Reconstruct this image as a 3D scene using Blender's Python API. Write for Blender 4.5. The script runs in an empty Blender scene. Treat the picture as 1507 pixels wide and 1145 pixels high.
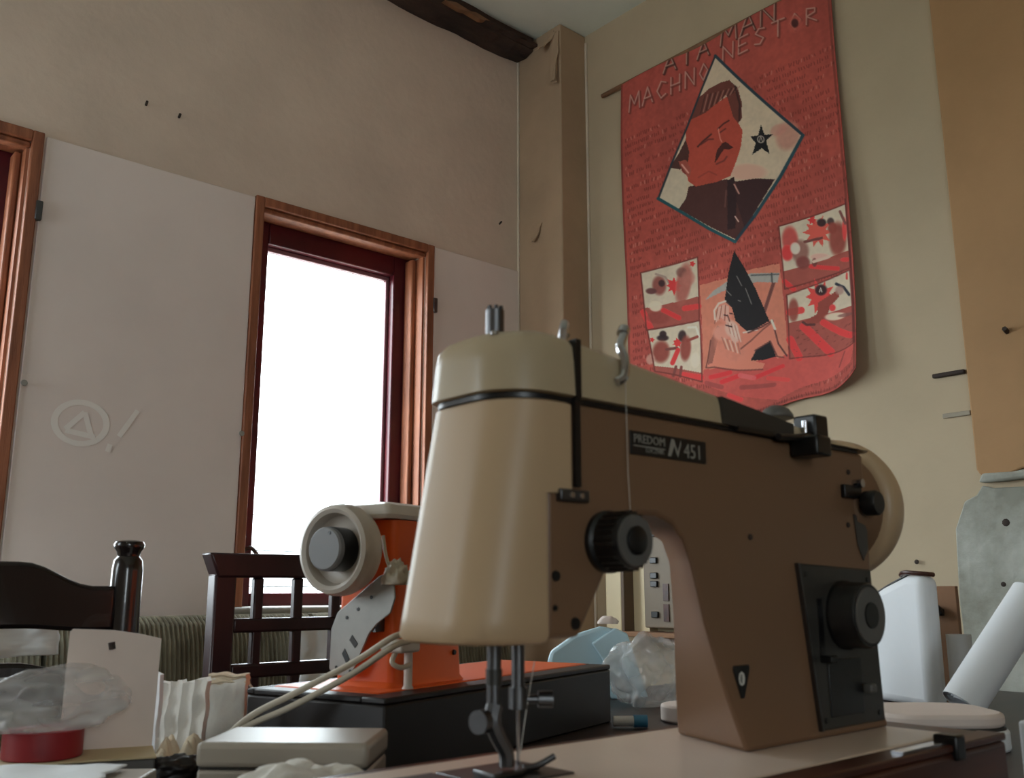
import bpy, bmesh, math, random
import numpy as np
from mathutils import Vector, Matrix, noise

# ------------------------------------------------------------------ camera, world, light, exposure
S = bpy.context.scene
COL = S.collection
PITCH = math.atan(294 / 1395.0)
YAW = math.radians(48.8)
CAM_H = 0.98
cam_d = bpy.data.cameras.new('camera')
cam = bpy.data.objects.new('camera', cam_d)
COL.objects.link(cam)
cam.location = (0, 0, CAM_H)
cam.rotation_euler = (math.pi / 2 + PITCH, 0, YAW - math.pi / 2)
cam_d.sensor_fit = 'HORIZONTAL'
cam_d.sensor_width = 36
cam_d.lens = 36 * 1395 / 1507
cam_d.clip_start = 0.02
cam_d.dof.use_dof = True
cam_d.dof.focus_distance = 2.6
cam_d.dof.aperture_fstop = 13
S.camera = cam

world = bpy.data.worlds.new('overcast_sky')
S.world = world
world.use_nodes = True
bg = world.node_tree.nodes['Background']
bg.inputs[0].default_value = (0.86, 0.93, 1.0, 1)
bg.inputs[1].default_value = 15.0

S.view_settings.view_transform = 'Standard'
S.view_settings.look = 'None'
S.view_settings.gamma = 1
S.view_settings.use_curve_mapping = False
S.view_settings.exposure = -0.02
S.cycles.max_bounces = 10
S.cycles.diffuse_bounces = 8
S.cycles.transparent_max_bounces = 12
S.cycles.caustics_reflective = False
S.cycles.caustics_refractive = False

YW = 2.468      # window wall plane
XP = 2.323      # banner wall plane
ZC = 3.01       # ceiling
XB, YB = -1.6, -2.4
TZ = 0.78       # table top

def portal(name, loc, rot, sx, sy):
    l = bpy.data.lights.new(name, 'AREA')
    l.shape = 'RECTANGLE'; l.size = sx; l.size_y = sy
    l.cycles.is_portal = True
    o = bpy.data.objects.new(name, l); COL.objects.link(o)
    o.location = loc; o.rotation_euler = rot
    return o
# sky portals in the window openings
portal('daylight_portal', (1.478, YW + .17, 1.5), (-math.pi/2, 0, 0), .62, 1.2)
portal('daylight_portal', (0.17, YW + .17, 1.5), (-math.pi/2, 0, 0), .76, 1.2)
portal('daylight_portal', (XB - .2, 1.95, 1.55), (0, -math.pi/2, 0), 1.3, .7)
portal('daylight_portal', (-.85, YB - .2, 1.55), (math.pi/2, 0, 0), .7, 1.3)

# ------------------------------------------------------------------ materials
def lin(c):
    return tuple((x/255/12.92 if x/255 <= .04045 else ((x/255+.055)/1.055)**2.4) for x in c)

MATS = {}
def mat(name, rgb, rough=.6, metal=0, var=.08, scale=6, bump=0, bscale=60, rgb2=None, stretch=(1,1,1), spec=.5, coat=0, wave=None):
    m = bpy.data.materials.new(name); m.use_nodes = True
    nt = m.node_tree; b = nt.nodes['Principled BSDF']
    b.inputs['Roughness'].default_value = rough
    b.inputs['Metallic'].default_value = metal
    b.inputs['Specular IOR Level'].default_value = spec
    b.inputs['Coat Weight'].default_value = coat
    c = lin(rgb)
    c2 = lin(rgb2) if rgb2 else tuple(x*(1-var*2) for x in c)
    tc = nt.nodes.new('ShaderNodeTexCoord'); mp = nt.nodes.new('ShaderNodeMapping')
    mp.inputs['Scale'].default_value = stretch
    nt.links.new(tc.outputs['Object'], mp.inputs[0])
    n = nt.nodes.new('ShaderNodeTexNoise'); n.inputs['Scale'].default_value = scale
    n.inputs['Detail'].default_value = 6; n.inputs['Roughness'].default_value = .6
    nt.links.new(mp.outputs[0], n.inputs['Vector'])
    r = nt.nodes.new('ShaderNodeValToRGB')
    r.color_ramp.elements[0].position = .35; r.color_ramp.elements[1].position = .65
    r.color_ramp.elements[0].color = (*c2, 1); r.color_ramp.elements[1].color = (*c, 1)
    nt.links.new(n.outputs[0], r.inputs[0]); nt.links.new(r.outputs[0], b.inputs['Base Color'])
    if bump:
        n2 = nt.nodes.new('ShaderNodeTexNoise'); n2.inputs['Scale'].default_value = bscale
        n2.inputs['Detail'].default_value = 4
        nt.links.new(mp.outputs[0], n2.inputs['Vector'])
        bp = nt.nodes.new('ShaderNodeBump'); bp.inputs['Strength'].default_value = bump
        bp.inputs['Distance'].default_value = .01
        nt.links.new(n2.outputs[0], bp.inputs['Height']); nt.links.new(bp.outputs[0], b.inputs['Normal'])
    MATS[name] = m
    return m

M_upper = mat('upper_wall_plaster', (228,208,190), .9, var=.07, scale=2.5, bump=.15, bscale=40)
M_board = mat('plaster_board_paint', (238,224,217), .9, var=.04, scale=2.2, bump=.06, bscale=30)
M_graf = mat('pale_wall_paint', (243,236,230), .9, var=.01)
M_pwall = mat('banner_wall_paint', (196,178,150), .85, var=.06, scale=2.4, bump=.1, bscale=25)
M_chim = mat('tan_wall_paint', (186,146,104), .85, var=.07, scale=3, bump=.1, bscale=25)
M_gplaster = mat('grey_rough_plaster', (190,192,184), .95, scale=7, rgb2=(150,150,138), bump=.6, bscale=22)
M_chase = mat('chase_paint', (184,158,130), .8, var=.08, scale=3, bump=.12, bscale=30)
M_ceil = mat('ceiling_paint', (228,236,226), .9, var=.05, scale=3)
M_beam = mat('rough_dark_beam', (74,56,46), .95, rgb2=(38,28,24), scale=9, bump=.9, bscale=25, stretch=(.4,1,1))
M_floor = mat('floor_boards', (190,165,135), .6, rgb2=(165,140,112), scale=4, stretch=(.3,3,1))
M_plain = mat('plain_back_wall', (200,188,172), .9, var=.05)
M_wood = mat('orange_pine_casing', (168,104,72), .5, rgb2=(120,70,48), scale=7, stretch=(6,6,.5), bump=.15)
M_sash = mat('dark_red_sash_paint', (96,26,34), .35, rgb2=(72,18,30), scale=5)
M_bead = mat('glazing_bead', (150,110,116), .4)
M_sill = mat('grey_sill_paint', (150,146,138), .5, bump=.1)
M_tan = mat('beige_machine_enamel', (122,92,68), .42, var=.02, scale=3, spec=.4)
M_cream = mat('cream_machine_enamel', (190,162,128), .4, var=.015, scale=3, spec=.4)
M_lid = mat('cream_lid_enamel', (178,160,130), .32, var=.015, scale=3)
M_black = mat('black_plastic', (16,15,16), .35, var=.1)
M_dgrey = mat('dark_grey_panel', (52,50,46), .45, var=.1)
M_grey = mat('mid_grey_plastic', (96,94,90), .5, var=.06)
M_chrome = mat('chrome', (200,200,205), .18, 1, var=.02)
M_steel = mat('dull_steel', (104,104,106), .38, 1, var=.1, scale=20)
M_white = mat('white_print', (214,212,204), .6, var=.02)
M_bed = mat('bed_grey_beige_enamel', (228,208,192), .3, var=.03, scale=5)
M_basewood = mat('reddish_base_wood', (84,44,30), .4, rgb2=(52,26,20), scale=8, stretch=(.6,6,6))
M_basedark = mat('dark_base_board', (34,28,27), .45, rgb2=(24,20,20), scale=8)
M_orange = mat('orange_machine_enamel', (236,100,36), .4, var=.04, scale=4)
M_wheel = mat('offwhite_wheel_plastic', (206,196,184), .4, var=.03)
M_hub = mat('grey_wheel_hub', (132,132,134), .45, var=.04)
M_table = mat('dark_table_wood', (52,38,32), .4, rgb2=(32,24,22), scale=6, stretch=(.5,5,1))
M_chair1 = mat('black_brown_lacquer', (26,19,19), .22, var=.1, coat=.3)
M_chair2 = mat('dark_mahogany_stain', (52,24,27), .35, rgb2=(36,17,20), scale=6, stretch=(3,3,.4))
M_cord = mat('olive_corduroy', (132,126,106), .95, rgb2=(98,91,74), scale=25, bump=.3, bscale=120, stretch=(1,1,.3))
M_cloth = mat('white_cotton', (226,222,214), .9, var=.04, scale=12, bump=.15, bscale=150)
M_cloth2 = mat('cream_fabric', (222,206,180), .9, var=.05, scale=12, bump=.15, bscale=150)
M_paper = mat('white_paper', (240,244,248), .75, var=.02)
M_paperg = mat('grey_paper', (172,180,188), .7, var=.03)
M_card = mat('offwhite_card', (232,216,206), .85, var=.04, scale=8)
M_cardin = mat('cream_card_inside', (206,188,150), .85, var=.04)
M_gbox = mat('grey_beige_plastic', (166,156,142), .38, var=.03)
M_blue = mat('pale_blue_plastic', (196,228,240), .45, var=.04)
M_cyan = mat('cyan_tape', (70,140,180), .5)
M_red = mat('dark_red_tape', (150,34,40), .5)
M_wire = mat('offwhite_cable', (206,196,178), .5, var=.04)
M_brown = mat('brown_cardboard', (150,112,84), .85)
M_rod = mat('pale_wood_rod', (146,104,72), .6, rgb2=(110,78,54), scale=10)
M_face = mat('white_facade_boards', (226,230,236), .8, var=.02)
M_ground = mat('outdoor_gravel', (170,168,160), .95, scale=20)
M_ebox = mat('cream_metal_box', (216,198,160), .45, var=.03)
M_ivory = mat('ivory_slats', (220,206,182), .5, var=.04)
M_epanel = mat('warm_grey_panel', (128,114,96), .55, var=.05)
M_estrip = mat('brown_divider', (104,84,66), .6)
M_rust = mat('rusty_iron', (60,48,42), .8, scale=30)

def glassmat(name, tint=(1,1,1), gloss=.08):
    m = bpy.data.materials.new(name); m.use_nodes = True
    nt = m.node_tree; nt.nodes.clear()
    o = nt.nodes.new('ShaderNodeOutputMaterial'); t = nt.nodes.new('ShaderNodeBsdfTransparent')
    g = nt.nodes.new('ShaderNodeBsdfGlossy'); x = nt.nodes.new('ShaderNodeMixShader')
    t.inputs[0].default_value = (*tint, 1); g.inputs['Roughness'].default_value = .02
    x.inputs[0].default_value = gloss
    nt.links.new(t.outputs[0], x.inputs[1]); nt.links.new(g.outputs[0], x.inputs[2]); nt.links.new(x.outputs[0], o.inputs[0])
    return m
M_glass = glassmat('window_glass', (.96,.98,.97))
def filmmat(name):
    m = bpy.data.materials.new(name); m.use_nodes = True
    nt = m.node_tree; b = nt.nodes['Principled BSDF']
    b.inputs['Base Color'].default_value = (.74,.73,.72,1); b.inputs['Roughness'].default_value = .12
    t = nt.nodes.new('ShaderNodeBsdfTransparent'); x = nt.nodes.new('ShaderNodeMixShader')
    n = nt.nodes.new('ShaderNodeTexNoise'); n.inputs['Scale'].default_value = 2.6; n.inputs['Detail'].default_value = 1.5
    mr = nt.nodes.new('ShaderNodeMapRange'); mr.inputs[1].default_value = .3; mr.inputs[2].default_value = .7
    mr.inputs[3].default_value = .14; mr.inputs[4].default_value = .56
    nt.links.new(n.outputs[0], mr.inputs[0]); nt.links.new(mr.outputs[0], x.inputs[0])
    nt.links.new(t.outputs[0], x.inputs[1]); nt.links.new(b.outputs[0], x.inputs[2])
    nt.links.new(x.outputs[0], nt.nodes['Material Output'].inputs[0])
    return m
M_film = filmmat('clear_plastic_film')

# ------------------------------------------------------------------ helpers
def thing(name, label, cat, loc=(0,0,0), rz=0, group=None):
    o = bpy.data.objects.new(name, None); COL.objects.link(o)
    o.empty_display_size = .05
    o.location = loc; o.rotation_euler = (0,0,rz)
    o['label'] = label; o['category'] = cat
    if group: o['group'] = group
    return o
def tag(o, label, cat, group=None):
    o['label'] = label; o['category'] = cat
    if group: o['group'] = group
    return o
def obj(name, verts, faces, m, parent=None, smooth=False, bev=0, seg=2, auto=True):
    me = bpy.data.meshes.new(name)
    me.from_pydata([tuple(v) for v in verts], [], [tuple(f) for f in faces])
    b = bmesh.new(); b.from_mesh(me); bmesh.ops.recalc_face_normals(b, faces=b.faces); b.to_mesh(me); b.free()
    me.materials.append(m)
    o = bpy.data.objects.new(name, me); COL.objects.link(o)
    if parent: o.parent = parent
    if bev:
        md = o.modifiers.new('bevel', 'BEVEL'); md.width = bev; md.segments = seg; md.limit_method = 'ANGLE'; md.angle_limit = math.radians(38)
    if smooth or bev:
        me.polygons.foreach_set('use_smooth', [True]*len(me.polygons))
        if auto:
            try: me.set_sharp_from_angle(angle=math.radians(42))
            except Exception: pass
    return o
def struct(o):
    o['kind'] = 'structure'; return o
BF = [(0,1,3,2),(4,6,7,5),(0,4,5,1),(2,3,7,6),(0,2,6,4),(1,5,7,3)]
def boxv(lo, hi):
    return [(x,y,z) for x in (lo[0],hi[0]) for y in (lo[1],hi[1]) for z in (lo[2],hi[2])]
def box(name, lo, hi, m, parent=None, bev=0, seg=2):
    return obj(name, boxv(lo,hi), BF, m, parent, bev=bev, seg=seg)
def boxes(name, lst, m, parent=None, bev=0):
    V=[];F=[]
    for lo,hi in lst:
        k=len(V); V+=boxv(lo,hi); F+=[tuple(i+k for i in f) for f in BF]
    return obj(name,V,F,m,parent,bev=bev)
def prism(name, poly, ax, a, b, m, parent=None, bev=0, seg=2, smooth=False):
    """poly: 2-D outline; ax: axis of extrusion (0 x: poly=(y,z), 1 y: poly=(x,z), 2 z: poly=(x,y))"""
    def P(p, t):
        return {0:(t,p[0],p[1]),1:(p[0],t,p[1]),2:(p[0],p[1],t)}[ax]
    n=len(poly); V=[P(p,a) for p in poly]+[P(p,b) for p in poly]
    F=[tuple(range(n)),tuple(range(2*n-1,n-1,-1))]+[(i,(i+1)%n,n+(i+1)%n,n+i) for i in range(n)]
    return obj(name,V,F,m,parent,bev=bev,seg=seg,smooth=smooth)
def lathe(name, prof, org, d, m, parent=None, seg=40, caps=True):
    """prof: (distance along d, radius)"""
    d=Vector(d).normalized(); a=d.orthogonal().normalized(); b=d.cross(a); org=Vector(org)
    V=[];F=[]
    for (t,r) in prof:
        for k in range(seg):
            an=2*math.pi*k/seg
            V.append(org+d*t+a*(r*math.cos(an))+b*(r*math.sin(an)))
    for i in range(len(prof)-1):
        for k in range(seg):
            F.append((i*seg+k,i*seg+(k+1)%seg,(i+1)*seg+(k+1)%seg,(i+1)*seg+k))
    if caps:
        F.append(tuple(range(seg))); F.append(tuple(range((len(prof)-1)*seg,len(prof)*seg)))
    return obj(name,V,F,m,parent,smooth=True)
def spline(pts, n=8):
    pts=[Vector(p) for p in pts]; out=[]
    for i in range(len(pts)-1):
        p0=pts[max(i-1,0)];p1=pts[i];p2=pts[i+1];p3=pts[min(i+2,len(pts)-1)]
        for k in range(n):
            t=k/n
            out.append(.5*((2*p1)+(p2-p0)*t+(2*p0-5*p1+4*p2-p3)*t*t+(3*p1-p0-3*p2+p3)*t**3))
    out.append(pts[-1]); return out
def tube(name, pts, r, m, parent=None, seg=10, smooth_path=True):
    P=spline(pts) if smooth_path else [Vector(p) for p in pts]
    V=[];F=[]; prev=None
    for i,p in enumerate(P):
        t=(P[min(i+1,len(P)-1)]-P[max(i-1,0)]).normalized()
        a=t.orthogonal().normalized() if prev is None else (prev-t*prev.dot(t)).normalized()
        prev=a; b=t.cross(a)
        rr=r(i/(len(P)-1)) if callable(r) else r
        for k in range(seg):
            an=2*math.pi*k/seg; V.append(p+a*rr*math.cos(an)+b*rr*math.sin(an))
    for i in range(len(P)-1):
        for k in range(seg):
            F.append((i*seg+k,i*seg+(k+1)%seg,(i+1)*seg+(k+1)%seg,(i+1)*seg+k))
    F.append(tuple(range(seg))); F.append(tuple(range((len(P)-1)*seg,len(P)*seg)))
    return obj(name,V,F,m,parent,smooth=True)
def loft(name, rings, m, parent=None, smooth=True, bev=0):
    n=len(rings[0]); V=[p for r in rings for p in r]; F=[]
    for i in range(len(rings)-1):
        for k in range(n):
            F.append((i*n+k,i*n+(k+1)%n,(i+1)*n+(k+1)%n,(i+1)*n+k))
    F.append(tuple(range(n))); F.append(tuple(range((len(rings)-1)*n,len(rings)*n)))
    return obj(name,V,F,m,parent,smooth=smooth,bev=bev)
def text(name, s, size, m, parent, M4, ext=.0003, xs=1):
    c=bpy.data.curves.new(name,'FONT'); c.body=s; c.size=size; c.extrude=ext; c.resolution_u=2
    t=bpy.data.objects.new(name,c); COL.objects.link(t)
    dg=bpy.context.evaluated_depsgraph_get(); me=bpy.data.meshes.new_from_object(t.evaluated_get(dg))
    bpy.data.objects.remove(t); bpy.data.curves.remove(c)
    me.transform(M4 @ Matrix.Diagonal((xs,1,1,1)))
    me.name=name; me.materials.clear(); me.materials.append(m)
    o=bpy.data.objects.new(name,me); COL.objects.link(o); o.parent=parent
    return o
def crumple(name, c, size, m, seed, parent=None, amp=.35, freq=3.2, sub=5, flat=.0):
    b=bmesh.new(); bmesh.ops.create_icosphere(b,subdivisions=sub,radius=1)
    off=Vector((seed*7.3,seed*3.1,seed*1.7))
    for v in b.verts:
        p=v.co.copy(); q=p*freq+off
        k=1+amp*(noise.ridged_multi_fractal(q*.5,1,2,3,1,2)-1.0)*.5+amp*.5*noise.noise(q*1.3)+amp*.25*noise.noise(q*3)
        v.co=p*k
        v.co.x*=size[0]; v.co.y*=size[1]; v.co.z*=size[2]
        if v.co.z<flat: v.co.z=flat+(v.co.z-flat)*.03
    for v in b.verts: v.co+=Vector(c)
    me=bpy.data.meshes.new(name); b.to_mesh(me); b.free()
    me.materials.append(m); me.polygons.foreach_set('use_smooth',[True]*len(me.polygons))
    o=bpy.data.objects.new(name,me); COL.objects.link(o)
    if parent: o.parent=parent
    return o
def film_bag(name, c, size, seed, flat, m=None, parent=None, amp=.55):
    b=bmesh.new(); bmesh.ops.create_icosphere(b,subdivisions=5,radius=1)
    off=Vector((seed*7.3,seed*3.1,seed*1.7))
    for v in b.verts:
        p=v.co.copy(); q=p*1.2+off
        q=q+Vector((noise.noise(q*1.5),noise.noise(q*1.5+Vector((9,0,0))),noise.noise(q*1.5+Vector((0,9,0)))))*.5
        k=1+amp*(.55*noise.noise(q*.9)-.62*abs(noise.noise(q*1.1))-.16*abs(noise.noise(q*2.3))+.18)
        v.co=p*k; v.co.x*=size[0]; v.co.y*=size[1]; v.co.z*=size[2]
        if v.co.z<flat: v.co.z=flat+(v.co.z-flat)*.02
    me=bpy.data.meshes.new(name); b.to_mesh(me); b.free()
    me.materials.append(m or M_film); me.polygons.foreach_set('use_smooth',[True]*len(me.polygons))
    o=bpy.data.objects.new(name,me); COL.objects.link(o); o.location=c
    if parent: o.parent=parent
    return o
def scrap(name, loc, sx, sy, hmax, m, seed, rz=0, tilt=0, n=36, fold=5):
    """a rumpled cloth or paper sheet with thickness, lying on a surface"""
    V=[];F=[]
    off=seed*5.37
    for j in range(n+1):
        for i in range(n+1):
            x=(i/n-.5)*sx; y=(j/n-.5)*sy
            h=hmax*(.5+.5*math.sin(fold*x/sx*3+seed+2*noise.noise(Vector((x/sx*2+off,y/sy*2,0)))))*(.35+.65*(.5+.5*noise.noise(Vector((x/sx*3,y/sy*3+off,1)))))
            h+=hmax*.35*abs(noise.noise(Vector((x/sx*7+off,y/sy*7,4))))
            e=min(i,n-i,j,n-j)/n
            h*=min(1,e*6+.15)
            jx=.04*sx*noise.noise(Vector((y/sy*4+off,3,0))); jy=.04*sy*noise.noise(Vector((x/sx*4+off,8,0)))
            V.append((x+jx,y+jy,h+.002))
    for j in range(n):
        for i in range(n):
            a=j*(n+1)+i; F.append((a,a+1,a+n+2,a+n+1))
    o=obj(name,V,F,m,None,smooth=True,auto=False)
    md=o.modifiers.new('thickness','SOLIDIFY'); md.thickness=.0012; md.offset=1
    o.location=loc; o.rotation_euler=(tilt,0,rz)
    return o
def rrect(x0,x1,y0,y1,rs,n=8):
    """rounded rectangle outline, radii per corner (x1y1, x0y1, x0y0, x1y0)"""
    out=[]
    for (cx,cy,sx,sy,r,a0) in ((x1,y1,-1,-1,rs[0],0),(x0,y1,1,-1,rs[1],90),(x0,y0,1,1,rs[2],180),(x1,y0,-1,1,rs[3],270)):
        for k in range(n+1):
            a=math.radians(a0+90*k/n); out.append((cx+sx*r+r*math.cos(a),cy+sy*r+r*math.sin(a)))
    return out

# ------------------------------------------------------------------ room shell
WT=.16
A0,A1,B0,B1 = 1.18,1.775,-.22,.545     # the two window openings in x
ZB,ZT = .92,2.085
wl=struct(boxes('wall_left',[((XB,YW,0),(B0,YW+WT,ZC)),((B0,YW,0),(B1,YW+WT,ZB)),((B0,YW,ZT),(B1,YW+WT,ZC)),((B1,YW,0),(A0,YW+WT,ZC)),
    ((A0,YW,0),(A1,YW+WT,ZB)),((A0,YW,ZT),(A1,YW+WT,ZC)),((A1,YW,0),(XP+.2,YW+WT,ZC))],M_upper))
# plaster boards between and beside the windows, slightly proud of the wall
box('plaster_board',(.578,YW-.009,.0),(1.152,YW,2.108),M_board,wl,bev=.003)
box('plaster_board',(1.806,YW-.009,.0),(2.186,YW,2.112),M_board,wl,bev=.003)
# faint painted circled letter and stroke on the board
def ring_arc(cx,cz,rx,rz,w,n=40):
    V=[];F=[]
    for k in range(n):
        a=2*math.pi*k/n
        for q in (1-w,1+w): V.append((cx+rx*q*math.cos(a),YW-.0098,cz+rz*q*math.sin(a)))
    for k in range(n):
        i=2*k;j=2*((k+1)%n); F.append((i,i+1,j+1,j))
    return V,F
V,F=ring_arc(.725,1.384,.062,.052,.13)
def bar2(p,q,w):
    p=Vector((p[0],0,p[1]));q=Vector((q[0],0,q[1]));d=(q-p).normalized();nn=Vector((-d.z,0,d.x))*w/2
    return [Vector((v.x,YW-.0098,v.z)) for v in (p+nn,q+nn,q-nn,p-nn)]
for seg_ in (((.690,1.365),(.732,1.412)),((.732,1.412),(.752,1.355)),((.690,1.362),(.762,1.352)),((.820,1.36),(.862,1.432)),((.795,1.318),(.800,1.338))):
    k=len(V); V+=[v-Vector((0,.0001*(k-80)/4+.0002,0)) for v in bar2(*seg_,.013)]; F.append((k,k+1,k+2,k+3))
obj('painted_mark',V,F,M_graf,wl)
for (x,z) in ((.819,2.285),(.912,2.28),(2.1,2.274)):
    n_=tube('nail',[(x,YW,z),(x-.002,YW-.014,z+.005)],.0035,M_rust,wl,seg=6,smooth_path=False)
for (x,z) in ((.585,1.465),(1.148,1.402)):
    lathe('screw_anchor',[(0,.003),(.008,.003),(.009,.008),(.012,.007)],(x,YW-.009,z),(0,-1,0),M_sill,wl,seg=10)

# right wall with banner; further along it is the tan section with broken plaster below
wr=struct(box('wall_right',(XP,YB,0),(XP+.2,YW+WT,ZC),M_pwall))
rnd=random.Random(4)
def ragged(y0,y1,z,amp,n):
    return [(y0+(y1-y0)*i/n, z+rnd.uniform(-amp,amp)) for i in range(n+1)]
poly=[(.963,ZC),(YB,ZC)]+ragged(YB,.70,1.25,.012,40)+[(.74,1.262),(.79,1.256),(.83,1.246),(.86,1.252),(.90,1.238),(.935,1.236),(.957,1.246),(.963,1.258)]
prism('tan_plaster_skim',poly,0,XP-.012,XP,M_chim,wr,bev=.004)
poly=[(YB,.02)]+[(.985,.02),(1.03,.4),(1.025,.7),(1.035,.95),(1.028,1.12),(1.0,1.185),(.97,1.198),(.955,1.22)]+[(y,z-.028) for (y,z) in [(.93,1.24),(.86,1.238),(.80,1.242),(.70,1.236)]]+ragged(.66,YB,1.212,.008,30)
prism('grey_plaster_patch',poly,0,XP-.007,XP,M_gplaster,wr,bev=.003)
prism('plaster_ledge',[(.955,1.225),(.90,1.224),(.82,1.228),(.70,1.222),(YB,1.222),(YB,1.248),(.70,1.248),(.80,1.252),(.88,1.244),(.945,1.246)],0,XP-.03,XP,M_gplaster,wr,bev=.006)
tag(box('metal_strip',(XP-.012,.968,1.494),(XP,1.048,1.505),M_rust,None,bev=.003),'short dark metal strip fixed on the wall beside the tan plaster','metal strip')
tag(box('metal_strip',(XP-.006,.966,1.391),(XP,1.034,1.403),mat('overpainted_metal',(172,162,144),.8),None,bev=.002),'painted-over pale grey metal strip on the wall below the dark one','metal strip')
tube('nail',[(XP-.01,.86,1.575),(XP-.03,.858,1.58)],.006,M_rust,wr,seg=6,smooth_path=False)
for (y,z,r) in ((.91,1.13,.009),(.86,1.08,.008),(1.13,1.045,.006),(.93,.99,.006)):
    lathe('plaster_hole',[(0,r),(.001,r*.8)],(XP-.0072,y,z),(-1,0,0),M_rust,wr,seg=9)

X4a,X4b,Z4a,Z4b=-1.2,-.5,.92,2.15
struct(boxes('wall_back',[((XB-.2,YB-.2,0),(X4a,YB,ZC)),((X4a,YB-.2,0),(X4b,YB,Z4a)),((X4a,YB-.2,Z4b),(X4b,YB,ZC)),((X4b,YB-.2,0),(XP+.2,YB,ZC))],M_plain))
w4=struct(bpy.data.objects.new('window_4',None)); COL.objects.link(w4)  # unseen window, added so daylight from behind reaches the window wall
for (lo,hi) in (((X4a,YB-.12,Z4a),(X4a+.07,YB-.06,Z4b)),((X4b-.07,YB-.12,Z4a),(X4b,YB-.06,Z4b)),((X4a+.07,YB-.12,Z4b-.07),(X4b-.07,YB-.06,Z4b)),((X4a+.07,YB-.12,Z4a),(X4b-.07,YB-.06,Z4a+.07))):
    box('frame_bar',lo,hi,M_sash,w4,bev=.004)
box('pane',(X4a+.07,YB-.09,Z4a+.07),(X4b-.07,YB-.086,Z4b-.07),M_glass,w4)
# wall behind the camera's left hand, with an unseen window added to light the window wall
Y3a,Y3b,Z3a,Z3b=1.6,2.3,.92,2.15
ws=struct(boxes('wall_side',[((XB-.2,YB,0),(XB,Y3a,ZC)),((XB-.2,Y3a,0),(XB,Y3b,Z3a)),((XB-.2,Y3a,Z3b),(XB,Y3b,ZC)),((XB-.2,Y3b,0),(XB,YW,ZC))],M_plain))
struct(box('floor',(XB-.2,YB-.2,-.08),(XP+.2,YW+WT,0),M_floor))
struct(box('ceiling',(XB-.2,YB-.2,ZC),(XP+.2,YW+WT,ZC+.1),M_ceil))

# corner chase with peeling plaster at its top
wc=struct(box('wall_corner',(2.19,2.236,0),(XP,YW,ZC),M_chase,None,bev=.006,seg=3))
box('bead_strip',(XP-.007,2.226,0),(XP,2.236,ZC-.03),mat('pale_bead',(222,206,186),.6),wc,bev=.002)
box('bead_strip',(2.183,YW-.011,0),(2.19,YW-.001,ZC-.06),MATS['pale_bead'],wc,bev=.002)
rnd=random.Random(11)
def flap(y,z,w,h,tiltx,out,m=M_chase):
    V=[];F=[];n=5
    for j in range(n+1):
        t=j/n
        for i in range(4):
            s=i/3-.5
            V.append((2.188-out*t*t-rnd.uniform(0,.003), y+s*w*(1-.6*t)+rnd.uniform(-.004,.004)+tiltx*t, z-h*t+rnd.uniform(-.004,.004)))
    for j in range(n):
        for i in range(3): a=j*4+i; F.append((a,a+1,a+5,a+4))
    o=obj('plaster_flake',V,F,m,wc)
    md=o.modifiers.new('t','SOLIDIFY'); md.thickness=.003
flap(2.262,2.975,.05,.20,-.012,.02); flap(2.285,2.985,.07,.07,.02,.045); flap(2.26,2.90,.03,.13,-.01,.012); flap(2.36,2.26,.05,.06,.01,.012)
prism('plaster_crack',[(2.268,2.995),(2.262,2.955),(2.25,2.93),(2.258,2.96)],0,2.1885,2.19,M_rust,wc)

# rough beam along the ceiling above the windows
V=[];F=[];n=90;m_=4
pro=[(YW,2.952),(YW-.045,2.948),(YW-.088,2.962),(YW-.10,ZC)]
rings=[]
for i in range(n+1):
    x=XB+(2.186-XB)*i/n; r_=[]
    for k,(y,z) in enumerate(pro):
        q=Vector((x*5,y*9,z*9+k))
        r_.append((x, y+(.016*noise.noise(q) if k else 0), z+(.016*noise.noise(q+Vector((5,3,1)))+.008*noise.noise(q*4) if k<3 else 0)))
    r_.append((x,YW,ZC)); rings.append(r_)
struct(loft('trim_1',rings,M_beam,None,smooth=False))
tb=bpy.data.objects['trim_1']
rnd=random.Random(5)
for k in range(5):
    x=1.75+k*.085+rnd.uniform(-.02,.02)
    prism('splinter',[(x,2.972),(x+.07,2.966),(x+.12,2.978),(x+.05,2.985)],1,YW-.112,YW-.09,M_rod if k<2 else M_beam,tb)

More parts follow.
